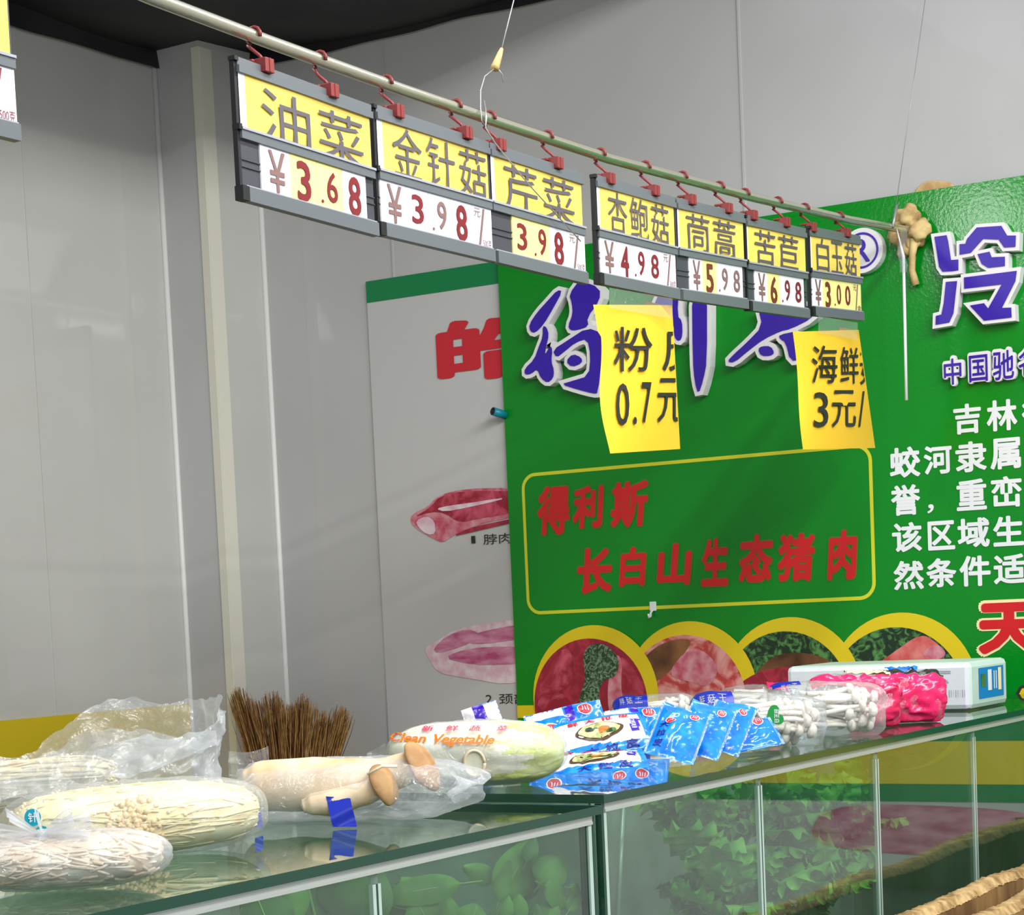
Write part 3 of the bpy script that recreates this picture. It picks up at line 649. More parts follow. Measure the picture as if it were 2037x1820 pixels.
HK = [(534,130,'left clip of the 油菜 sign'),(664,180,'right clip of the 油菜 sign'),(795,221,'left clip of the 金针菇 sign'),(932,264,'right clip of the 金针菇 sign'),(999,288,'left clip of the 芹菜 sign'),(1113,324,'right clip of the 芹菜 sign'),
      (1217,355,'left clip of the 杏鲍菇 sign'),(1306,379,'right clip of the 杏鲍菇 sign'),(1379,397,'left clip of the 茼蒿 sign'),(1452,414,'right clip of the 茼蒿 sign'),(1502,428,'left clip of the 苦苣 sign'),(1567,442,'right clip of the 苦苣 sign'),(1620,452,'left clip of the 白玉菇 sign'),(1688,463,'right clip of the 白玉菇 sign')]
for px, py, lb in HK:
    c = ony(px, py, YR-.012); zr_ = railz(c.x); lean = -.012
    t = thing('clip_hook', c, 'brown plastic hook on the rail, ' + lb, 'hook', 'brown clip hooks on the rail')
    b = MB(); b.box((c.x, YR-.004, c.z), (.020, .022, .020)); b.box((c.x, YR-.0155, c.z), (.003, .002, .020)); b.box((c.x-.012, YR+.010, c.z+.007), (.008, .012, .004)); b.build('clip', M_clip, t, .0015)
    b = MB(); ry = YR+.010
    pts = [(c.x, YR-.002, c.z+.010), (c.x-.001, YR+.002, c.z+.016), (c.x-.006, YR+.010, c.z+.024), (c.x-.004, YR+.020, zr_-.012)]
    for i in range(9):
        an = -math.pi*.30 + math.pi*1.35*i/8
        pts.append((c.x-.002, ry+.0125*math.cos(an), zr_+.0125*math.sin(an)))
    b.tube(pts, .0026, 8); b.build('hook', M_clip, t)

# hand-written paper notes taped under the signs
def note(quad, bulge, texts, tape, label, edge, tail=None):
    """quad: photo corners TL, TR, BR, BL; the sheet hangs at the sign plane and bellies a little"""
    def B(u, v):
        (x0,y0),(x1,y1),(x2,y2),(x3,y3) = quad
        return ((x0*(1-u)+x1*u)*(1-v)+(x3*(1-u)+x2*u)*v, (y0*(1-u)+y1*u)*(1-v)+(y3*(1-u)+y2*u)*v)
    def depth(px, py):
        v = (py-quad[0][1])/(quad[3][1]-quad[0][1]); u = (px-quad[0][0])/(quad[1][0]-quad[0][0])
        return YR-.014+bulge*(u-.5)**2 + .004*math.sin(v*5+u*2) + .003*math.sin(u*7-v*3)
    def Pt(px, py, l=0): return ony(px, py, depth(px, py)-l)
    c = Pt((quad[2][0]+quad[3][0])/2, quad[3][1])
    t = thing('paper_note', c, label, 'note')
    b = MB()
    def fn(u, v):
        px, py = B(u, v)
        if u == 0: px -= 0
        px += edge(v)*(1-u); py += 6*math.sin(u*3)*(1-v)*0
        return Pt(px, py)
    b.grid(fn, 20, 28)
    def fold(u, v):                                # the sheet turns back on itself at the right edge
        px, py = B(1, v); p = Pt(px, py); return p + Vector((-.09*u, .012*math.sin(min(1, u*6)*math.pi/2), -.004*u*math.sin(v*3)))
    b.grid(fold, 8, 20)
    b.build('sheet', M_note, t)
    b = MB()
    for ch, bx, clip in texts:
        def tf(s, q, bx=bx, clip=clip):
            px = bx[0]+(bx[2]-bx[0])*s; py = bx[3]+(bx[1]-bx[3])*q
            if clip:
                v = (py-quad[1][1])/(quad[2][1]-quad[1][1]); px = min(px, quad[1][0]+(quad[2][0]-quad[1][0])*v-1.5)
            return Pt(px, py, .0035)
        b.text(ch, tf, 0, .006)
    b.build('writing', M_ink, t)
    b = MB(); (x0, y0, x1, y1, s1) = tape
    b.grid(lambda u, v: ony(x0+(x1-x0)*u, y0+(y1-y0)*v+s1*u, YR-.0145), 6, 3); b.build('tape', M_tape, t)
note([(1186,606),(1337,607),(1353,893),(1210,902)], .10, [('粉',(1221,650,1298,739),0),('皮',(1318,646,1396,738),1),('0',(1226,762,1252,846),0),('.',(1260,829,1267,844),0),('7',(1277,760,1296,842),0),('元',(1308,752,1362,840),1)],
     (1212,572,1338,612,22), 'yellow paper note reading 粉皮 0.7元, left of the two taped notes', lambda v: 6*math.sin(v*7)-4*v*(1-v)*2-(6 if v < .2 else 0))
note([(1577,660),(1708,656),(1741,891),(1598,894)], .10, [('海',(1615,687,1666,762),0),('鲜',(1672,690,1708,763),0),('菇',(1711,694,1760,765),1),('3',(1619,780,1648,850),0),('元',(1655,776,1703,850),0),('/',(1708,778,1720,849),0)],
     (1628,628,1706,662,14), 'yellow paper note reading 海鲜 3元, right of the two taped notes', lambda v: 2*math.sin(v*6))

# ------------------------------------------------------------------ counters
ZF, ZR, YF = 1.235, 1.2485, 1.345                # tops of the two glass slabs, their front edge
def counter(x0, x1, ztop, joints, label, side_left):
    t = thing('display_counter', ((x0+x1)/2, YF+.32, 0), label, 'counter')
    yb = 2.02
    b = MB(); th = .012
    b.box(((x0+x1)/2, (YF+yb)/2, ztop-th/2), (x1-x0, yb-YF, th)); o = b.build('glass_top', [M_glassT, M_gedge], t)
    for p in o.data.polygons: p.material_index = 0 if abs(p.normal.z) > .5 else 1
    zl = ztop-th-.001; z0 = .62
    b = MB(); b.box(((x0+x1)/2, YF+.014, zl-.004), (x1-x0-.03, .012, .008)); b.box(((x0+x1)/2, YF+.009, zl-.010), (x1-x0-.03, .004, .004)); b.build('top_strip', M_alu, t)
    js = [x0+.02]+joints+[x1-.02]
    for k, (a, c) in enumerate(zip(js, js[1:])):
        b = MB(); b.box(((a+c)/2, YF+.015, (zl+z0-.012)/2), (c-a-.007, .005, zl-z0-.014)); o = b.build('front_pane', [M_glassF, M_gedge2], t)
        for p in o.data.polygons: p.material_index = 0 if abs(p.normal.y) > .5 else 1
    for j in joints:
        b = MB(); zc_, hz_ = (zl+z0)/2-.01, zl-z0-.03
        for dx, w_, mi in ((-.0052, .0062, 0), (0, .0034, 1), (.0050, .0056, 0)): b.box((j+dx, YF+.0145, zc_), (w_, .006, hz_), mi)
        b.build('joint_strip', [M_gedge2, M_gedge], t)
    for xx, sd in ((x0+.012, 1), (x1-.012, -1)):
        b = MB(); b.box((xx, (YF+yb)/2+.01, (zl+z0)/2), (.006, yb-YF-.04, zl-z0)); o = b.build('end_pane', [M_glassF, M_gedge], t)
        for p in o.data.polygons: p.material_index = 0 if abs(p.normal.x) > .5 else 1
        b = MB(); b.box((xx-sd*.002, YF+.014, (zl+z0)/2), (.007, .010, zl-z0), 1); b.box((xx+sd*.0065, YF+.0145, (zl+z0)/2), (.009, .009, zl-z0)); b.box((xx+sd*.014, YF+.0155, (zl+z0)/2), (.004, .006, zl-z0), 1); b.build('corner_post', [M_gedge2, M_gedge], t)
    b = MB(); b.box(((x0+x1)/2, yb-.01, (zl+z0)/2), (x1-x0-.03, .012, zl-z0)); b.build('back_panel', M_inner, t)
    b = MB(); b.box(((x0+x1)/2, (YF+yb)/2, z0-.01), (x1-x0, yb-YF, .02)); b.build('deck', M_inner, t)
    b = MB(); b.box(((x0+x1)/2, (YF+yb)/2+.01, (z0-.02)/2), (x1-x0-.02, yb-YF-.02, z0-.02)); b.build('base_cabinet', M_cab, t)
    return t
counter(.9, 2.372, ZF, [1.857], 'nearer glass display counter with a green-edged glass top and leafy greens inside', False)
cr = counter(2.378, 4.86, ZR, [2.907, 3.4085, 3.939], 'farther glass display counter with lettuce inside and packets on top', True)
b = MB(); b.tube([ony(1240, 1602, 1.46), ony(1226, 1860, 1.46)], .004, 8); b.build('support_rod', M_alu, cr)
# wooden boards standing before the far counter
for k, (y, zt, x0, x1, lb) in enumerate(((1.235, .962, 3.05, 4.85, 'tall rough brown wooden board standing against the far counter'), (1.165, .962, 3.27, 4.85, 'lower front wooden board with a splintered pale top edge'))):
    t = thing('wooden_board', ((x0+x1)/2, y, 0), lb, 'board')
    b = MB()
    def top(x, k=k): return zt + .010*nz((x, 0, k), 4, k) + .0025*nz((x, 0, k), 40, k) - (.02 if k else 0)
    n = 90
    for s, yy in ((0, y-.02), (1, y+.02)):
        b.grid(lambda u, v, yy=yy: (x0+(x1-x0)*u, yy+.003*nz((x0+u*4, v, 1), 9, k), v*(top(x0+(x1-x0)*u)-.012)), n, 8, 0, flip=bool(s))
    for xx in (x0, x1): b.add([(xx, y-.02, 0), (xx, y+.02, 0), (xx, y+.02, zt-.02), (xx, y-.02, zt-.02)], [(0,1,2,3)])
    b.build('plank', M_wood, t)
    b = MB(); b.grid(lambda u, v: (x0+(x1-x0)*u, y-.022+.044*v, top(x0+(x1-x0)*u)-(.014 if v in (0, 1) else 0)+.0022*nz((u*160, v*3, k), 1)), n*4, 4); b.build('splintered_edge', M_woodl, t)

# ------------------------------------------------------------------ greens inside the counters
def leaf(mb, base, d, nrm, Ln, Wd, curl=.3, frill=0, fk=7, mi=0, mstem=1, seed=0, stem=.25, nu=18, nv=10):
    base, d, nrm = Vector(base), Vector(d).normalized(), Vector(nrm); nrm = (nrm-d*nrm.dot(d)).normalized(); sd = d.cross(nrm)
    def mid(u): return base + d*(Ln*(u-.10*curl*u*u)) + nrm*(Ln*(.18*u*(1-u) - curl*.5*u*u))
    def wid(u):
        w = max(0, (u-stem)/(1-stem))
        if frill: return Wd*(.10+.9*min(1, w*2.0)**.8*(1-max(0, (w-.80)/.2)**2*.75)*(1+.10*math.sin(w*21+seed)))/2
        return Wd*(.06 + (max(0, math.sin(math.pi*min(1, w**.75*.97)))**.8 if w > 0 else 0))/2
    def fn(s, u):
        v = s*2-1; a = abs(v); p = mid(u) + sd*(wid(u)*v)
        z = -.12*Wd*a*a + frill*Wd*a**2*math.sin(fk*2*math.pi*u+seed+(1.3 if v > 0 else 0)) + .06*Wd*nz(p, 22, seed)
        return p + nrm*z + d*(frill*.5*Wd*a**2*math.cos(fk*2*math.pi*u*1.3+seed*2))
    mb.grid(fn, nv, nu, mi)
    mb.tube([mid(i/7*.9)-nrm*.001 for i in range(8)], [Wd*.020*(1-.8*i/7)+.0005 for i in range(8)], 6, mstem)
def bunch(name, base, specs, label, mats, frill=0, cat='vegetable', group=None):
    t = thing(name, base, label, cat, group)
    for k, (off, d, nrm, Ln, Wd, cu) in enumerate(specs):
        mb = MB(); leaf(mb, Vector(base)+Vector(off), d, nrm, Ln, Wd, cu, frill, random.uniform(6, 10), seed=k*1.7, stem=.12 if frill else .22, nu=44 if frill else 18)
        mb.build('leaf', [mats[k % len(mats)], M_stem], t)
    return t
RD = random.Random(11)
# round-leaved bunch beside the right end of the near counter
def bspec(lst):
    out = []
    for (px, py, Y, ang, Ln, Wd, cu, tow) in lst:        # base point from the photograph at depth plane Y, ang in the stall's facing plane
        p = ony(px, py, Y); dv = SR*math.cos(ang)+UP*math.sin(ang)+SF*tow; out.append((p, dv, -SF+UP*.25+SR*RD.uniform(-.3, .3), Ln, Wd, cu))
    return out
def leafy(name, sp, label, mats, frill=0, group=None):
    c = Vector((sum(s[0].x for s in sp)/len(sp), sum(s[0].y for s in sp)/len(sp), .62)); return bunch(name, c, [(s[0]-c,)+s[1:] for s in sp], label, mats, frill, 'vegetable', group)
A_ = math.radians
def pleaf(bx, by, tx, ty, wpx, cu, dy=0, face=0):
    Yb = 1.378+max(0, 1130-bx)*.00042+dy; Yt = 1.378+max(0, 1130-tx)*.00042+dy
    p, q = ony(bx, by, Yb), ony(tx, ty, Yt); d = q-p
    return (p, d, -SF+UP*(.3+face)+SR*RD.uniform(-.3, .3), d.length*1.06, wpx*mpp(p)*1.25, cu)
sp = [pleaf(*a) for a in ((960,1752,768,1782,46,.12,.02), (985,1826,1052,1676,66,.15,.04), (985,1815,1013,1716,26,.1,-.004), (1040,1730,1064,1668,26,.2,.03), (1062,1775,1118,1700,56,.25,.02),
      (1066,1752,1138,1796,44,.3,.0,.5), (1125,1764,1163,1774,20,.2,.0), (1122,1826,1157,1772,22,.1,.0), (1004,1846,1010,1784,22,.1,-.006), (1036,1846,1032,1782,28,.1,-.006), (970,1845,765,1800,78,.1,.05), (1045,1815,1050,1715,40,.1,.05),
      (900,1850,800,1760,70,.1,.08), (1000,1760,930,1725,34,.2,.06), (1085,1850,1100,1790,34,.3,.0), (1060,1850,1064,1800,26,.2,-.004), (860,1860,830,1790,60,.1,.02), (930,1856,950,1800,50,.2,.0))]
leafy('green_vegetable_bunch', sp, 'bunch of smooth oval green leaves at the right end of the near counter', [M_leaf, M_leaf, M_leaf, M_leafd])
sp = bspec([(640,1880,1.62,A_(100),.14,.11,.2,0),(600,1880,1.60,A_(120),.11,.09,.2,0),(680,1880,1.58,A_(75),.12,.10,.3,0),(720,1890,1.60,A_(95),.13,.07,.2,0),(560,1900,1.6,A_(110),.09,.07,.2,0)])
leafy('green_vegetable_bunch', sp, 'broad pale green leaves behind the near counter glass, left of the glass joint', [M_leafd, M_leaf])
b = MB(); p = ony(505, 1800, 1.7); b.ball(p-Vector((0,0,.02)), .022, .018, .035, 16, 12); tag(b.build('yellow_pepper', M_ystripe), 'yellow vegetable showing faintly at the left under the near counter glass', 'vegetable')
# frilly lettuces in the far counter
def lettuce(px, py, Y, n, size, label, seed):
    R_ = random.Random(seed); base = ony(px, py, Y); base.z = max(base.z, .66); sp = []
    for k in range(n):
        a = R_.uniform(0, 2*math.pi); el = R_.uniform(.25, 1.25)
        dv = Vector((math.cos(a)*math.cos(el), math.sin(a)*math.cos(el)*.8, math.sin(el)))
        nr = Vector((-math.cos(a)*math.sin(el), -math.sin(a)*math.sin(el), math.cos(el)))
        sp.append((base+Vector((R_.uniform(-.02,.02), R_.uniform(-.02,.02), R_.uniform(0, .05))), dv, -nr if R_.random() < .5 else nr, size*R_.uniform(.75, 1.1), size*R_.uniform(.4, .6), R_.uniform(.1, .5)))
    leafy('frilly_lettuce', sp, label, [M_let, M_let, M_let, M_leafd], .15, 'lettuces in the far counter')
lettuce(1560, 1700, 1.62, 22, .17, 'frilly green lettuce just right of the first far-counter glass joint', 3)
lettuce(1660, 1720, 1.60, 22, .16, 'frilly green lettuce left of the second far-counter glass joint, its leaves touching the glass top', 4)
lettuce(1400, 1740, 1.66, 22, .17, 'frilly green lettuce behind the first far-counter pane', 5)
lettuce(1610, 1840, 1.55, 24, .16, 'frilly green lettuce lowest and foremost behind the second far-counter pane', 6)
lettuce(1460, 1860, 1.55, 22, .16, 'frilly green lettuce lowest behind the first far-counter pane', 8)

# ------------------------------------------------------------------ broom
bp = onx(575, 1500, 4.62)
t = thing('straw_broom', (bp.x, bp.y, 0), 'upturned straw broom with brown bristles standing against the wall behind the near counter', 'broom')
b = MB(); b.tube([(bp.x, bp.y, 0), (bp.x, bp.y, bp.z-.2)], .013, 10); b.build('handle', M_handle, t)
b = MB(); R_ = random.Random(5); base = Vector((bp.x, bp.y, bp.z-.22))
tips = [(460,1385),(475,1372),(495,1374),(520,1385),(548,1378),(560,1390),(585,1388),(600,1385),(622,1402),(645,1400),(660,1408),(684,1410),(690,1418)]
for i in range(900):
    f_ = R_.random()*(len(tips)-1); k = int(f_); tx = tips[k][0]+(tips[k+1][0]-tips[k][0])*(f_-k)+R_.gauss(0, 5); ty = tips[k][1]+(tips[k+1][1]-tips[k][1])*(f_-k)
    ty += abs(R_.gauss(0, 22))+ 10*math.sin(tx*.09)
    dpt = R_.gauss(0, .018); tip = onx(tx, ty, 4.62+dpt)
    bx = base + Vector((dpt*.6, (tip.y-bp.y)*.42, R_.uniform(-.02, .02)))
    mid = bx.lerp(tip, .6)+Vector((R_.gauss(0,.003), R_.gauss(0,.004), .006)); tip2 = tip+Vector((R_.gauss(0,.004), R_.gauss(0,.006), 0))
    b.tube([bx, mid, bx.lerp(tip2, .88)+Vector((0, R_.gauss(0,.003), 0)), tip2], [.0016, .0014, .0010, .0005], 4, 1 if R_.random() < .3 else 0, caps=False)
o = b.build('bristles', [M_broom, M_broomd], t); o['kind'] = 'stuff'
b = MB(); b.tube([base-Vector((0,0,.06)), base-Vector((0,0,.0)), base+Vector((0,0,.03))], [.02, .04, .05], 14); b.build('binding', M_broomd, t)

# ------------------------------------------------------------------ goods on the counters
def onv(px, py, P0):                             # photo point on the upright plane through P0 that faces the customer
    r = ray(px, py); return EYE + r*((Vector(P0)-EYE).dot(SF)/r.dot(SF))
def sg(x, e): return math.copysign(abs(x)**e, x)
def blobf(c, ex, ey, ez, a, b, h, p=3.0, q=2.6, amp=0, freq=20, seed=0, zmin=None, grow=0):
    """closed cushion: long axis ex (half length a), ey towards the customer (b), ez up (h)"""
    c = Vector(c)
    def fn(s, t):
        th = 2*math.pi*s; x = math.sin(math.pi*(t-.5)); rho = max(0, 1-abs(x)**p)**(1/p)
        P = c + ex*((a+grow)*x) + (ey*((b+grow)*sg(math.cos(th), 2/q)) + ez*((h+grow)*sg(math.sin(th), 2/q)))*rho
        if amp:
            n = (P-c); n.normalize(); P = P + n*(amp*(.6-crease(P, freq, seed)*2))
        if zmin is not None and P.z < zmin: P.z = zmin
        return P
    return fn
def axes(yaw=0, tilt=0):
    ex = (SR*math.cos(yaw)+SF*math.sin(yaw)); ey = -(SF*math.cos(yaw)-SR*math.sin(yaw)); ez = UP.copy()
    if tilt: ex, ez = ex*math.cos(tilt)+UP*math.sin(tilt), UP*math.cos(tilt)-ex*math.sin(tilt)
    return ex, ey, ez
def patchf(fn, s0, s1, t0, t1): return lambda u, v: fn(s0+(s1-s0)*u, t0+(t1-t0)*v)
def strands(mb, R_, n, c, ex, ey, ez, a, b, h, r=.0013, wild=.12, mi=0, capmi=None, capx=0, segs=4, lmin=.5, lmax=1.4):
    """thin mushroom stems packed inside a cushion, mostly along ex"""
    for i in range(n):
        th = R_.uniform(0, 2*math.pi); rr = math.sqrt(R_.uniform(.25, 1)); L = R_.uniform(lmin, lmax)*a
        x0 = R_.uniform(-1, 1)*(a-L*.5)*.95 if a > L*.5 else 0
        yv, zv = rr*math.cos(th), rr*math.sin(th); wy, wz = R_.gauss(0, wild), R_.gauss(0, wild)
        pts = []
        for k in range(segs+1):
            x = max(-.97, min(.97, (x0+L*(k/segs-.5))/a)); rho = (1-abs(x)**3)**(1/3)
            yy, zz = yv+wy*(k/segs-.5)*2, zv+wz*(k/segs-.5)*2; m_ = math.hypot(yy, zz)
            if m_ > 1: yy, zz = yy/m_, zz/m_
            pts.append(Vector(c)+ex*(x*a)+ey*(yy*b*rho)+ez*(zz*h*rho))
        mb.tube(pts, r*R_.uniform(.8, 1.3), 5, mi, caps=True)
        if capmi is not None and R_.random() < .55: mb.ball(pts[0 if capx < 0 else -1], r*2.0, nu=7, nv=5, mi=capmi)

# --- tied bag of shredded mushroom, front left
P0 = onz(95, 1790, ZF) + SF*.070
c = P0 + UP*.030; c.z = ZF+.033; ex, ey, ez = axes(.12)
t = thing('mushroom_bag', (c.x, c.y, ZF), 'small knotted white bag of shredded mushroom, frontmost on the near counter', 'bag')
b = MB(); R_ = random.Random(21); strands(b, R_, 520, c, ex, ey, ez, .108, .064, .028, .0015, .45, lmin=.3, lmax=.8)
f_ = blobf(c, ex, ey, ez,   .105, .062, .0270, 2.6, 2.2, .003, 60, 1, ZF+.003); b.grid(f_, 40, 24, wrapu=True)
o = b.build('shredded_mushroom', M_enokiw, t); o['kind'] = 'stuff'
b = MB(); b.grid(blobf(c, ex, ey, ez, .114, .069, .0310, 2.5, 2.2, .0030, 34, 2, ZF+.0012), 90, 54, wrapu=True); b.build('bag_film', M_filmw, t)
b = MB(); k0 = onv(84, 1662, c - SF*.035)
for i, (dx, dz, L) in enumerate(((-.060, .008, 1), (-.034, .022, .8), (.032, .020, .8), (.050, .016, 1), (-.004, .026, .6), (.05, -.004, 1))):
    tipv = SR*dx+UP*dz
    def lobe(u, v, tipv=tipv, i=i):
        p = k0+tipv*u; w = .006+.026*math.sin(u*2.4)
        return p + (UP*.5-SF*.8)*(w*(v-.5)) + UP*(.004*math.sin(v*14+i)*u)
    b.grid(lobe, 10, 12)
b.ball(k0, .007, .006, .006, 12, 8, disp=lump(3, .4, 120)); b.build('knot', M_filmk, t)

# --- large enoki pack
c = onz(262, 1712, ZF) + SF*.045; c.z = ZF+.045; ex, ey, ez = axes(.42)
t = thing('enoki_pack', (c.x, c.y, ZF), 'large clear pack of cream enoki mushrooms with teal stickers, behind the knotted bag', 'mushroom pack')
b = MB(); R_ = random.Random(31)
strands(b, R_, 760, c, ex, ey, ez, .150, .055, .041, .0012, .16, capmi=0, capx=-1, lmin=.4, lmax=.9)
b.grid(blobf(c, ex, ey, ez, .148, .053, .0400, 3, 2.2, .002, 60, 3, ZF+.003), 60, 40, wrapu=True)
for i in range(240):
    px, py = R_.gauss(286, 22), R_.gauss(1655, 34); q = onv(px, py, c); o_ = q-SF*.2
    for k in range(80):                              # pushed in from the front until it meets the bundle
        d_ = o_-c; x_, y_, z_ = d_.dot(ex)/.152, d_.dot(ey)/.056, d_.dot(ez)/.042
        if abs(x_)**3+(abs(y_)**2.2+abs(z_)**2.2) < 1: break
        o_ += SF*.004
    else: continue
    b.ball(o_, R_.uniform(.0026, .0044), nu=8, nv=6, mi=1)
o = b.build('enoki_mushrooms', [M_enoki, M_enokic], t); o['kind'] = 'stuff'
b = MB(); b.grid(blobf(c, ex, ey, ez, .158, .061, .046, 3, 2.4, .003, 22, 4, ZF+.0012), 100, 60, wrapu=True); b.build('wrapper', M_filmt, t)
for (px, py, r) in ((65, 1626, .0095), (84, 1660, .0095)):
    b = MB(); q = onv(px, py, c-SF*.10); b.poly([q+SR*(r*math.cos(a_*.2618))+UP*(r*1.05*math.sin(a_*.2618)) for a_ in range(24)], 0)
    b.text('针', lambda s, v, q=q, r=r: q-SF*.0006+SR*((s-.5)*r*1.1)+UP*((v-.5)*r*1.2), 1, .02); b.build('sticker', [M_tealp, M_wtext], t)

# --- big loose bag with more enoki inside
P0 = onz(250, 1640, ZF); P0.z = ZF
M_filmb = film('hazy_loose_bag', haze=.24, edge=.40, gloss=.7, bump=1.0, bscale=26, rough=.16)
t = thing('loose_plastic_bag', P0, 'big crumpled clear bag standing open with enoki inside, left rear of the near counter', 'bag')
cb = onv(275, 1560, P0)
def bowl(u, v):
    a = 2*math.pi*u; ca, sa = math.cos(a), math.sin(a)             # ca to the right, sa away
    lft = max(0, -ca)
    wide = (.138+.10*lft**3); dep = .085
    prof = (.80+.24*math.sin(min(1, v*1.05)*math.pi*.62)) if v > .12 else .80*(v/.12)**.6
    rim = .128 + .046*max(0, sa) + .012*ca - .085*lft**2 + .012*math.sin(3*a+1)
    z = max(0, v-.10)/.90*rim
    lean = .012*v
    p = cb + SR*(wide*ca*prof - .015) + SF*(dep*sa*prof + lean)
    p.z = ZF+.0015+z
    k = min(1, v*3); n_ = SR*ca+SF*sa
    return p + n_*((.8-crease(p, 11, 7)*2)*.018*k - crease(p, 30, 17)*.005*k) + UP*((.4-crease(p, 20, 9))*.016*(k if v > .3 else 0))
b = MB(); b.grid(bowl, 150, 46, wrapu=True); b.build('bag_film', M_filmb, t)
b = MB()
def flap(u, v):                                  # the slack left side of the bag lies over the packs
    px = -70+u*500; py = 1500+(90-58*u*u)*v - 34*u + 14*math.sin(u*5)
    p = onv(px, py, P0 - SF*(.05+.075*v)); p += SF*((.4-crease(p, 13, 12))*.026) + UP*((.4-crease(p, 11, 15))*.020); return p
b.grid(flap, 110, 40); b.build('slack_flap', M_filmb, t)
ex, ey, ez = axes(.12, .05); b = MB(); R_ = random.Random(41); c = onv(70, 1560, P0+SF*.02)
strands(b, R_, 300, c, ex, ey, ez, .115, .045, .036, .0014, .10, capmi=0, capx=1); b.grid(blobf(c, ex, ey, ez, .108, .04, .032, 3, 2.2, .003, 40, 3), 30, 20, wrapu=True)
o = b.build('enoki_mushrooms', M_enoki, t); o['kind'] = 'stuff'

# --- king oyster mushrooms in their bag
P0 = onz(700, 1640, ZF) + SF*.055; P0.z = ZF
def king(pts, cap, tilt, label, seed, lip):
    q = [onv(x, y, P0-SF*d) for x, y, r, d in pts]; rr = [r*mpp(P0) for x, y, r, d in pts]
    low = min(p.z-r for p, r in zip(q, rr)); up_ = max(0, ZF+.004-low); q = [p+UP*up_ for p in q]
    t = thing('king_oyster_mushroom', (q[1].x, q[1].y, min(p.z-r for p, r in zip(q, rr))), label, 'mushroom')
    b = MB(); n = 36; PT = []; RT = []
    for i in range(n+1):
        f_ = i/n*(len(q)-1); k = min(int(f_), len(q)-2); w = f_-k; w = w*w*(3-2*w)
        PT.append(q[k].lerp(q[k+1], f_-k)); RT.append(rr[k]+(rr[k+1]-rr[k])*w)
    b.tube(PT, RT, 20); o = b.build('stem', M_king, t)
    for v in o.data.vertices: v.co += Vector((nz(v.co, 30, seed), nz(v.co, 30, seed+3), nz(v.co, 30, seed+6)))*.0025
    cx_, cy_, la, sa, ang = cap; cc = onv(cx_, cy_, P0-SF*pts[-1][3])+UP*up_; nrm = (SR*math.cos(ang)+UP*math.sin(ang)-SF*tilt).normalized()
    a1 = nrm.cross(SF).normalized(); a2 = nrm.cross(a1)
    rot = Matrix((nrm, a1, a2)).transposed(); b = MB(); la *= mpp(P0); sa *= mpp(P0)
    b.ball(cc, sa, la, la, 30, 18, rot=rot, disp=lambda p: Vector((p.x*(1 if p.x > 0 else .55)-.10*(p.y*p.y+p.z*p.z)/la, p.y, p.z))*(1+.10*nz(p, 45, seed)))
    b.build('cap', M_kcap, t)
    b = MB(); b.tube([onv(x, y, P0-SF*(pts[-1][3]+.022))+UP*up_ for x, y in lip], [.0014+.0016*abs(nz((k, 0, 0), .9, seed)) for k in range(len(lip))], 7); b.build('torn_edge', M_gill, t)
king([(474,1574,6,.02),(480,1572,26,.02),(492,1570,40,.02),(520,1565,51,.02),(600,1560,54,.022),(690,1556,48,.026),(770,1540,36,.03),(835,1520,30,.034)], (842,1522,56,21,.50), .25, 'longest king oyster mushroom, its tan cap pointing right at the cabbage', 1, [(814,1502),(830,1508),(840,1530),(852,1552),(858,1566)])
king([(598,1606,5,.072),(604,1604,14,.072),(625,1600,22,.073),(660,1596,26,.074),(725,1580,24,.076),(760,1562,22,.078)], (764,1560,44,22,.45), .3, 'shorter king oyster mushroom in front of the longest one, inside the bag', 2, [(730,1540),(760,1524),(790,1524)])
t = thing('produce_bag', P0, 'clear bag with blue printed strips holding the king oyster mushrooms', 'bag')
ex, ey, ez = axes(-.10); c = onv(705, 1585, P0); c.z = ZF+.042
def kb(s, u):
    p = blobf(c, ex, ey, ez, .158, .085, .043, 5, 2.2)(s, u); x = (p-c).dot(ex)/.158
    th = 2*math.pi*s
    if x > .45: p -= UP*((p.z-c.z)*.35*(x-.45)*1.6)
    n_ = (p-c).normalized(); k = .3+.7*max(0, x) + (.5 if x < -.75 else 0)
    p += n_*((.7-crease(p, 15, 21)*2)*.014*k + (.4-crease(p, 40, 22))*.004)
    if x > .5: p += ex*(.018*math.sin(th*3+.5)*(x-.5)*2)
    if p.z < ZF+.0015: p.z = ZF+.0015
    return p
b = MB(); b.grid(kb, 120, 80, wrapu=True); b.build('bag_film', M_film, t)
for (px0, px1, py0, py1) in ((648, 697, 1584, 1645), (503, 520, 1612, 1645)):
    b = MB()
    def band(u, v):
        px = px0+(px1-px0)*u + 14*v*(1 if px0 > 600 else .2); py = py0+(py1-py0)*v+4*u
        p = onv(px, py, c-SF*(.104-.012*(1-v))); p.z = max(p.z, ZF+.002); return p + SF*(.003*math.sin(v*7+u*3))
    b.grid(band, 8, 12); b.build('blue_strip', M_blueband, t)
b = MB()
def tailf(u, v):                                 # loose left corner of the bag, folded upwards
    px = 455+u*80; py = 1585-v*92+u*20-30*u*u*v; p = onv(px, py, c+SF*.01); return p + SF*((crease(p, 24, 31)-.4)*.02*(v+.2))
b.grid(tailf, 24, 24); b.build('loose_corner', M_film, t)

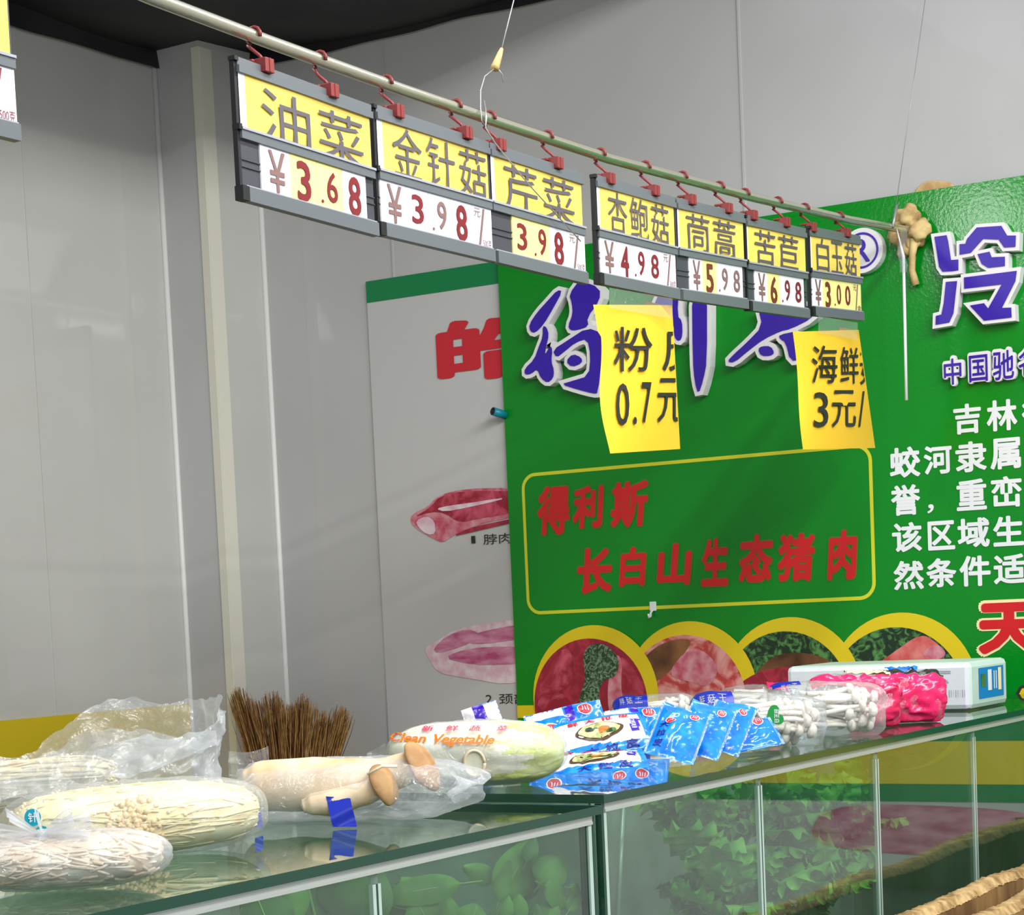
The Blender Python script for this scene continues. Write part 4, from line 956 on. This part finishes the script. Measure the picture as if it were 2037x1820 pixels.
# --- wrapped napa cabbage
c = onz(950, 1572, ZR) + SF*.055; c.z = ZR+.0505; ex, ey, ez = axes(.06, -.02)
t = thing('napa_cabbage', (c.x, c.y, ZR), 'film-wrapped napa cabbage with orange and red printing, between mushrooms and blue packets', 'cabbage')
def cab(s, u):
    p = blobf(c, ex, ey, ez, .130, .056, .0480, 2.7, 2.2)(s, u); th = 2*math.pi*s; x = (p-c).dot(ex)/.130
    n_ = (p-c-ex*(x*.130)); n_ = n_.normalized() if n_.length > 1e-6 else n_
    k = 1-abs(x)**6
    p += n_*(k*(.0022*math.sin(th*7+x*2)+.0016*nz(p+ex*0, 28, 3)) + (.0024*abs(nz((x*4, th*6, 0), 1.2, 5)) if x > .1 else 0))
    if p.z < ZR+.002: p.z = ZR+.002
    return p
b = MB(); b.grid(cab, 90, 70, wrapu=True, matfn=lambda s, u: 1 if math.sin(math.pi*(u-.5))+.22*math.sin(s*44)+.15*math.sin(s*91+2) > .42 else 0); b.build('leaves', [M_napw, M_nap], t)
def ell(px, py, a, bb, h, lift=0):               # where a sight line meets the cushion, for printing on it
    r = ray(px, py); o_ = EYE-c; 
    T = lambda v: Vector((v.dot(ex)/(a+lift), v.dot(ey)/(bb+lift), v.dot(ez)/(h+lift)))
    A, B_ = T(o_), T(r); qa, qb, qc = B_.dot(B_), 2*A.dot(B_), A.dot(A)-1; D_ = qb*qb-4*qa*qc
    if D_ < 0: k = -qb/(2*qa)
    else: k = (-qb-math.sqrt(D_))/(2*qa)
    return EYE + r*k
b = MB(); q = ell(944, 1518, .134, .0600, .0520, .003); n_ = (q-c).normalized(); u1 = n_.cross(UP).normalized()*-1; u2 = u1.cross(n_)*-1
ring = [(q+u1*(.0145*math.cos(k*.2618))+u2*(.019*math.sin(k*.2618))) for k in range(25)]; b.tube(ring, .0024, 6, 1); b.poly([p-n_*.0008 for p in ring[:-1]], 0); b.build('stem_cut', [M_napw, M_king], t)
b = MB(); b.grid(blobf(c, ex, ey, ez, .1345, .0600, .0500, 2.5, 2.1, .0022, 26, 13, ZR+.0012), 100, 64, wrapu=True)
def tailc(u, v):                                 # gathered wrap at the left end
    px = 768-u*38; py = 1478+v*(66-30*u)+u*20; p = onv(px, py, c-SF*.02+SF*.05*v*0); return p+SF*((crease(p, 40, 3)-.4)*.02)
b.grid(tailc, 14, 14); b.build('wrapper', M_filmt, t)
b = MB()
def pr(bx, slope): 
    x0, y0, x1, y1 = bx
    return lambda s, v: ell(x0+(x1-x0)*s, y1+(y0-y1)*v+slope*s, .1335, .0605, .0512, .0062)
b.text('Clean', pr((776,1456,848,1474), 4), 0, .035, .35); b.text('Vegetable', pr((864,1460,984,1484), 2), 0, .035, .35)
for ch, x in (('新',838),('鲜',886),('蔬',932),('菜',986)): b.text(ch, pr((x,1443,x+26,1454), 0), 1, .02, .2)
b.build('printing', [M_orange, M_pink], t)

# --- blue packets
def packet(px, py, Wd, Ht, tilt, yaw, roll, style, label, back=0, lift=0, thick=.020, seed=0, zb=None):
    zb = ZR if zb is None else zb
    o0 = onz(px, py, ZR) + SF*back
    ex = SR*math.cos(yaw)+SF*math.sin(yaw); bk = SF*math.cos(yaw)-SR*math.sin(yaw); ey = UP*math.cos(tilt)+bk*math.sin(tilt)
    ex, ey = ex*math.cos(roll)+ey*math.sin(roll), ey*math.cos(roll)-ex*math.sin(roll)
    nr = ex.cross(ey)
    if nr.dot(SF) > 0: nr = -nr
    zmin = min((ex*(sx*Wd/2)+ey*(sy*Ht)).z for sx in (-1, 1) for sy in (0, 1))
    o0.z = ZR+.003+lift-zmin+thick*.45*abs(nr.z)
    def Sf(u, v, side):                          # u, v in 0..1
        a, c_ = abs(u*2-1), abs(v*2-1); th = (1-min(1, a/.93)**3)*(1-min(1, c_/.9)**3)
        p = o0 + ex*((u-.5)*Wd) + ey*(v*Ht)
        p += nr*(side*thick*.5*th**.7 + (crease(p, 30, seed)-.35)*.006*(.35+th) + .004*math.sin(u*5+seed)*math.sin(v*4))
        return p
    t = thing('food_packet', o0, label, 'packet', 'blue food packets on the far counter')
    def mf(u, v):
        if style == 'label':
            if v < .24+.05*math.sin(u*6): return 0
            if v > .93 or u > .93: return 0
            if .80 < u-.12*(v-.5) < .90 and .36 < v < .72: return 2
            return 1
        if style == 'blue':
            return 3 if u < .05 or u > .95 else 0
        if style == 'mixed':
            return 1 if v > .72 and u < .5 else (2 if .52 < u < .64 and v > .55 else 0)
        if style == 'tip': return 2 if .3 < u < .62 else 1
        return 0
    b = MB(); b.grid(lambda u, v: Sf(u, v, 1), 44, 36, matfn=mf); b.grid(lambda u, v: Sf(u, v, -1), 30, 24, 0, flip=True)
    b.build('pouch', [M_pkb, M_pkw, M_pkp, M_packw], t)
    def S1(u, v, l=.0012): return Sf(u, v, 1)+nr*l
    def boxt(mb, ch, u0, u1, v0, v1, mi, off=.02, turn=False):
        mb.text(ch, (lambda s, q: S1(u0+(u1-u0)*q, v1-(v1-v0)*s)) if turn else (lambda s, q: S1(u0+(u1-u0)*s, v0+(v1-v0)*q)), mi, off)
    def dot(mb, u, v, ru, mi, l=.0012, n=20): mb.add([S1(u, v, l)]+[S1(u+ru*math.cos(2*math.pi*i/n), v+ru*Wd/Ht*math.sin(2*math.pi*i/n), l) for i in range(n)], [(0, 1+i, 1+(i+1) % n) for i in range(n)], mi)
    if style == 'label':
        b = MB()
        def dish(u0, v0, ru, rv, mi, l): b.add([S1(u0, v0, l)]+[S1(u0+ru*math.cos(i*.2618), v0+rv*math.sin(i*.2618), l) for i in range(24)], [(0, 1+i, 1+(i+1) % 24) for i in range(24)], mi)
        dish(.46, .54, .27, .22, 0, .0011); dish(.46, .56, .235, .18, 1, .0018); dish(.5, .55, .08, .07, 2, .0025); dish(.38, .60, .07, .05, 3, .0025); dish(.58, .48, .06, .05, 3, .0025)
        b.build('dish_picture', [M_bowl, M_food, M_carrot, M_kale], t)
        b = MB()
        for i, ch in enumerate('鲜大拉皮'): boxt(b, ch, .14+.19*i, .26+.19*i, .79, .90, 0, .03)
        for i, ch in enumerate('大拉皮'): boxt(b, ch, .25+.22*i, .40+.22*i, .05, .20, 1, .03)
        boxt(b, '口感爽滑', .81, .87, .42, .68, 2, .0, True)
        b.build('printing', [M_redd, M_navy, M_wtext], t)
    elif style in ('blue', 'mixed'):
        b = MB()
        for u, v in ((.72, .80), (.3, .62)) if style == 'blue' else ((.78, .8), (.3, .4), (.62, .35)):
            dot(b, u, v, .10, 1); dot(b, u, v, .085, 0, .0018); b.text('川', lambda s, q, u=u, v=v: S1(u+(s-.5)*.09, v+(q-.5)*.09*Wd/Ht, .0024), 1, .02)
        if style == 'blue':
            for i, ch in enumerate('大拉皮'): boxt(b, ch, .12, .30, .48-.17*i, .60-.17*i, 2, .02)
        b.build('printing', [M_redd, M_wtext, M_navy], t)
    return t
packet(975, 1500, .07, .075, .25, .1, .25, 'tip', 'small white and purple packet corner showing behind the top of the cabbage', back=.13, seed=9)
packet(1140, 1508, .14, .085, .70, -.05, .20, 'mixed', 'blue packet at the back left of the packet heap, right behind the cabbage', back=.05, seed=1)
packet(1265, 1500, .125, .085, .75, 0, .06, 'mixed', 'blue packet at the back of the heap, below the left mushroom pack', back=.045, seed=2)
packet(1216, 1526, .150, .100, .95, -.08, .22, 'label', 'packet with a large noodle dish picture, centre front of the heap', back=.01, seed=3)
packet(1198, 1548, .145, .080, 1.25, -.05, .12, 'label', 'packet with a dish picture lying almost flat, lowest and foremost of the heap', seed=4, thick=.012)
packet(1330, 1536, .080, .120, .86, .1, -.42, 'blue', 'blue packet leaning just right of the large dish-picture packet', back=.005, seed=5)
packet(1384, 1528, .075, .120, .84, .1, -.45, 'blue', 'second blue packet leaning right of the large dish-picture packet', back=.01, seed=6)
packet(1430, 1520, .070, .115, .82, .1, -.46, 'blue', 'third blue packet leaning right of the large dish-picture packet', back=.015, seed=7)
packet(1505, 1510, .100, .070, .90, .05, .20, 'blue', 'blue packet at the right end of the heap, under the mushrooms with a green heart', seed=8)

# --- packs of white mushrooms
def mush_mesh(k):
    R_ = random.Random(60+k); mb = MB(); L = R_.uniform(.075, .095); bend = R_.uniform(-.006, .006)
    mb.tube([(0, 0, 0), (L*.4, bend, 0), (L*.75, bend*.6, R_.uniform(-.003, .003)), (L, 0, 0)], [.0052, .0050, .0045, .0040], 8)
    r = R_.uniform(.0105, .0145); mb.ball((L, 0, 0), r*.78, r, r, 14, 9, disp=lambda p: Vector((p.x*(1.1 if p.x > 0 else .5), p.y, p.z)))
    me = bpy.data.meshes.new('mushroom'); me.from_pydata(mb.v, [], mb.f); me.materials.append(M_white); me.polygons.foreach_set('use_smooth', mb.s); return me
MM = [mush_mesh(k) for k in range(5)]
def mush_pack(box, base, depth, n, label, yaw, tilt, seed, band=None, sticker=None, pink=None, capside=1, fan=.35, back=0):
    """box: photo extent x0,y0,x1,y1; base: photo point where it rests"""
    x0, y0, x1, y1 = box; P0 = onz(*base, ZR)+SF*back; m_ = mpp(P0); a, h = (x1-x0)*m_/2, (y1-y0)*m_/2*.92; bq = depth/2
    ex, ey, ez = axes(yaw, tilt); c = onv((x0+x1)/2, base[1], P0)+SF*bq*.8; c.z = ZR+h+.001
    R_ = random.Random(seed)
    t = thing('mushroom_pack', (c.x, c.y, ZR), label, 'mushroom pack', 'mushroom packs on the far counter')
    for i in range(n):
        th = R_.uniform(0, 2*math.pi); rr = math.sqrt(R_.uniform(.1, .95)); yv, zv = rr*math.cos(th)*.84, rr*math.sin(th)*.80
        x = R_.uniform(.34, .88)*a*capside
        dv = (ex*capside + (ey*yv+ez*zv)*fan*.6 + ey*R_.gauss(0, .12)+ez*R_.gauss(0, .12)).normalized()
        tip = c+ex*x*.92+ey*(yv*bq)+ez*(zv*h); L = .085
        st = tip-dv*L
        if st.z < ZR+.010: st.z = ZR+.010
        if tip.z < ZR+.013: tip.z = ZR+.013
        dv = (tip-st).normalized(); a1 = dv.cross(UP).normalized(); a2 = a1.cross(dv)
        o = bpy.data.objects.new('mushroom', MM[R_.randrange(5)]); COL.objects.link(o)
        o.matrix_world = Matrix.Translation(st) @ Matrix((dv, a1, a2)).transposed().to_4x4()
        mw = o.matrix_world.copy(); o.parent = t; o.matrix_parent_inverse = Matrix.Translation(-Vector(t.location)); o.matrix_basis = mw
    fn = blobf(c, ex, ey, ez, a*1.03, bq+.006, h+.003, 5, 2.8, .004, 24, seed, ZR+.001)
    b = MB(); b.grid(fn, 80, 50, wrapu=True); b.build('wrapper', M_filmt, t)
    fo = blobf(c, ex, ey, ez, a*1.035, bq+.0075, h+.0045, 5, 2.8, .004, 24, seed, ZR+.0014)
    if band:
        b = MB(); b.grid(patchf(fo, *band), 40, 16); b.build('blue_band', M_blueband, t)
        b = MB(); s0, s1, t0, t1 = band
        for i in range(3): b.text('鲜菇王'[i], lambda s, q, i=i: fo(.16-.10*(1-q)+.02, t0+(t1-t0)*(.35+.2*i+.15*s))-SF*.0006, 0, .01)
        b.build('printing', M_greyink, t)
    if sticker:
        px, py, r = sticker; q = onv(px, py, c+ey*(bq+.012)); b = MB()
        hp = []
        for k in range(40):
            a_ = 2*math.pi*k/40; hx = 16*math.sin(a_)**3; hy = 13*math.cos(a_)-5*math.cos(2*a_)-2*math.cos(3*a_)-math.cos(4*a_)
            hx, hy = hx/16, hy/16; hp.append(q+SR*(r*(hx*.4-hy*.92)*-1)+UP*(r*(hx*.92+hy*.4)))
        b.poly(hp, 0); b.text('白玉菇', lambda s, v: q-SF*.001+SR*((v-.5)*r*.5+r*.25)+UP*((s-.5)*r*1.3), 1, .015); b.build('heart_sticker', [M_heart, M_wtext], t)
    for k, (s0, s1, t0, t1, mi) in enumerate(pink or ()):
        mb = MB(); f2 = blobf(c, ex, ey, ez, a*1.04, bq+.0085+.001*k, h+.0055+.001*k, 5, 2.8, .009, 34, seed, ZR+.0014)
        mb.grid(patchf(f2, s0, s1, t0, t1), 40, 24); mb.build('printed_panel', [M_magenta, M_magentad, M_ink, M_pkb, M_cream][mi], t)
    return t
mush_pack((1226,1371,1386,1446), (1310,1455), .080, 26, 'leftmost white mushroom pack with a blue printed end, behind the blue packets', 0, 0, 71, band=(-.04, .34, .02, .44))
mush_pack((1440,1338,1572,1405), (1520,1428), .075, 26, 'rearmost white mushroom pack with red printing, below the tissue pack', 0, 0, 72, pink=[(.10, .30, .60, .92, 0), (.05, .14, .02, .18, 0)])
mush_pack((1382,1368,1645,1482), (1560,1487), .095, 40, 'white mushroom pack with a green heart sticker and a blue end', .05, -.08, 73, band=(-.04, .32, .02, .36), sticker=(1540,1424,.018))
mush_pack((1535,1352,1766,1468), (1700,1466), .095, 42, 'white mushroom pack with a small blue top band, right of the green heart pack', .05, -.05, 74, band=(.16, .32, .12, .34))
mush_pack((1612,1334,1792,1448), (1750,1450), .090, 26, 'mushroom pack in a pink printed bag, left one of the two pink packs', .05, -.04, 75, pink=[(-.25, .10, .46, .99, 1), (.08, .18, .10, .95, 0), (.20, .27, .45, .8, 4)], back=.03, capside=-1)
mush_pack((1738,1328,1880,1438), (1822,1440), .100, 14, 'mushroom pack in a bright pink bag, next to the white tissue pack', .05, -.02, 76, pink=[(-.25, .15, .10, .97, 0), (.15, .21, .12, .9, 2), (.22, .30, .35, .6, 3)], back=.02, capside=-1)

# --- tissue pack
t = thing('tissue_pack', (4.32, 1.68, ZR), 'white plastic-wrapped tissue pack with a blue label on its end, far right of the counter', 'tissue pack')
x0, x1, y0, y1, zt = 4.20, 4.455, 1.452, 1.885, ZR+.106
b = MB()
b.box(((x0+x1)/2, (y0+y1)/2, (ZR+.001+zt)/2), (x1-x0, y1-y0, zt-ZR-.001)); o = b.build('wrapped_stack', [M_tsk, M_tskend], t, .012)
for p in o.data.polygons: p.material_index = 1 if p.normal.y < -.5 or p.normal.z > .5 else 0
b = MB(); e = y0-.0012
b.add([(x0+.055, e, ZR+.022), (x0+.222, e, ZR+.022), (x0+.222, e, ZR+.090), (x0+.055, e, ZR+.090)], [(0,1,2,3)], 0)
for (a_, c_, d_, f_, mi) in ((.068,.098,.048,.076,2),(.112,.138,.038,.084,1),(.152,.158,.040,.080,1),(.166,.172,.040,.080,1),(.182,.204,.036,.086,3)):
    b.add([(x0+a_, e-.0008, ZR+d_), (x0+c_, e-.0008, ZR+d_), (x0+c_, e-.0008, ZR+f_), (x0+a_, e-.0008, ZR+f_)], [(0,1,2,3)], mi)
b.build('label', [M_tlab, M_wtext, M_leafd, M_cream], t)
b = MB(); e = x0-.0012
def bar(ya, yb, za, zb): b.add([(e, ya, ZR+za), (e, yb, ZR+za), (e, yb, ZR+zb), (e, ya, ZR+zb)], [(0,1,2,3)], 0)
bar(1.575, 1.495, .082, .084); bar(1.575, 1.495, .086, .088); bar(1.80, 1.72, .080, .082)
for i in range(8): bar(1.50-i*.005, 1.4985-i*.005+ (.0005*(i % 3)), .030, .046)
b.text('100抽x6', lambda s, q: (e, 1.57-.07*s, ZR+.060+.010*q), 0, .01); b.build('printing', M_greyink, t)
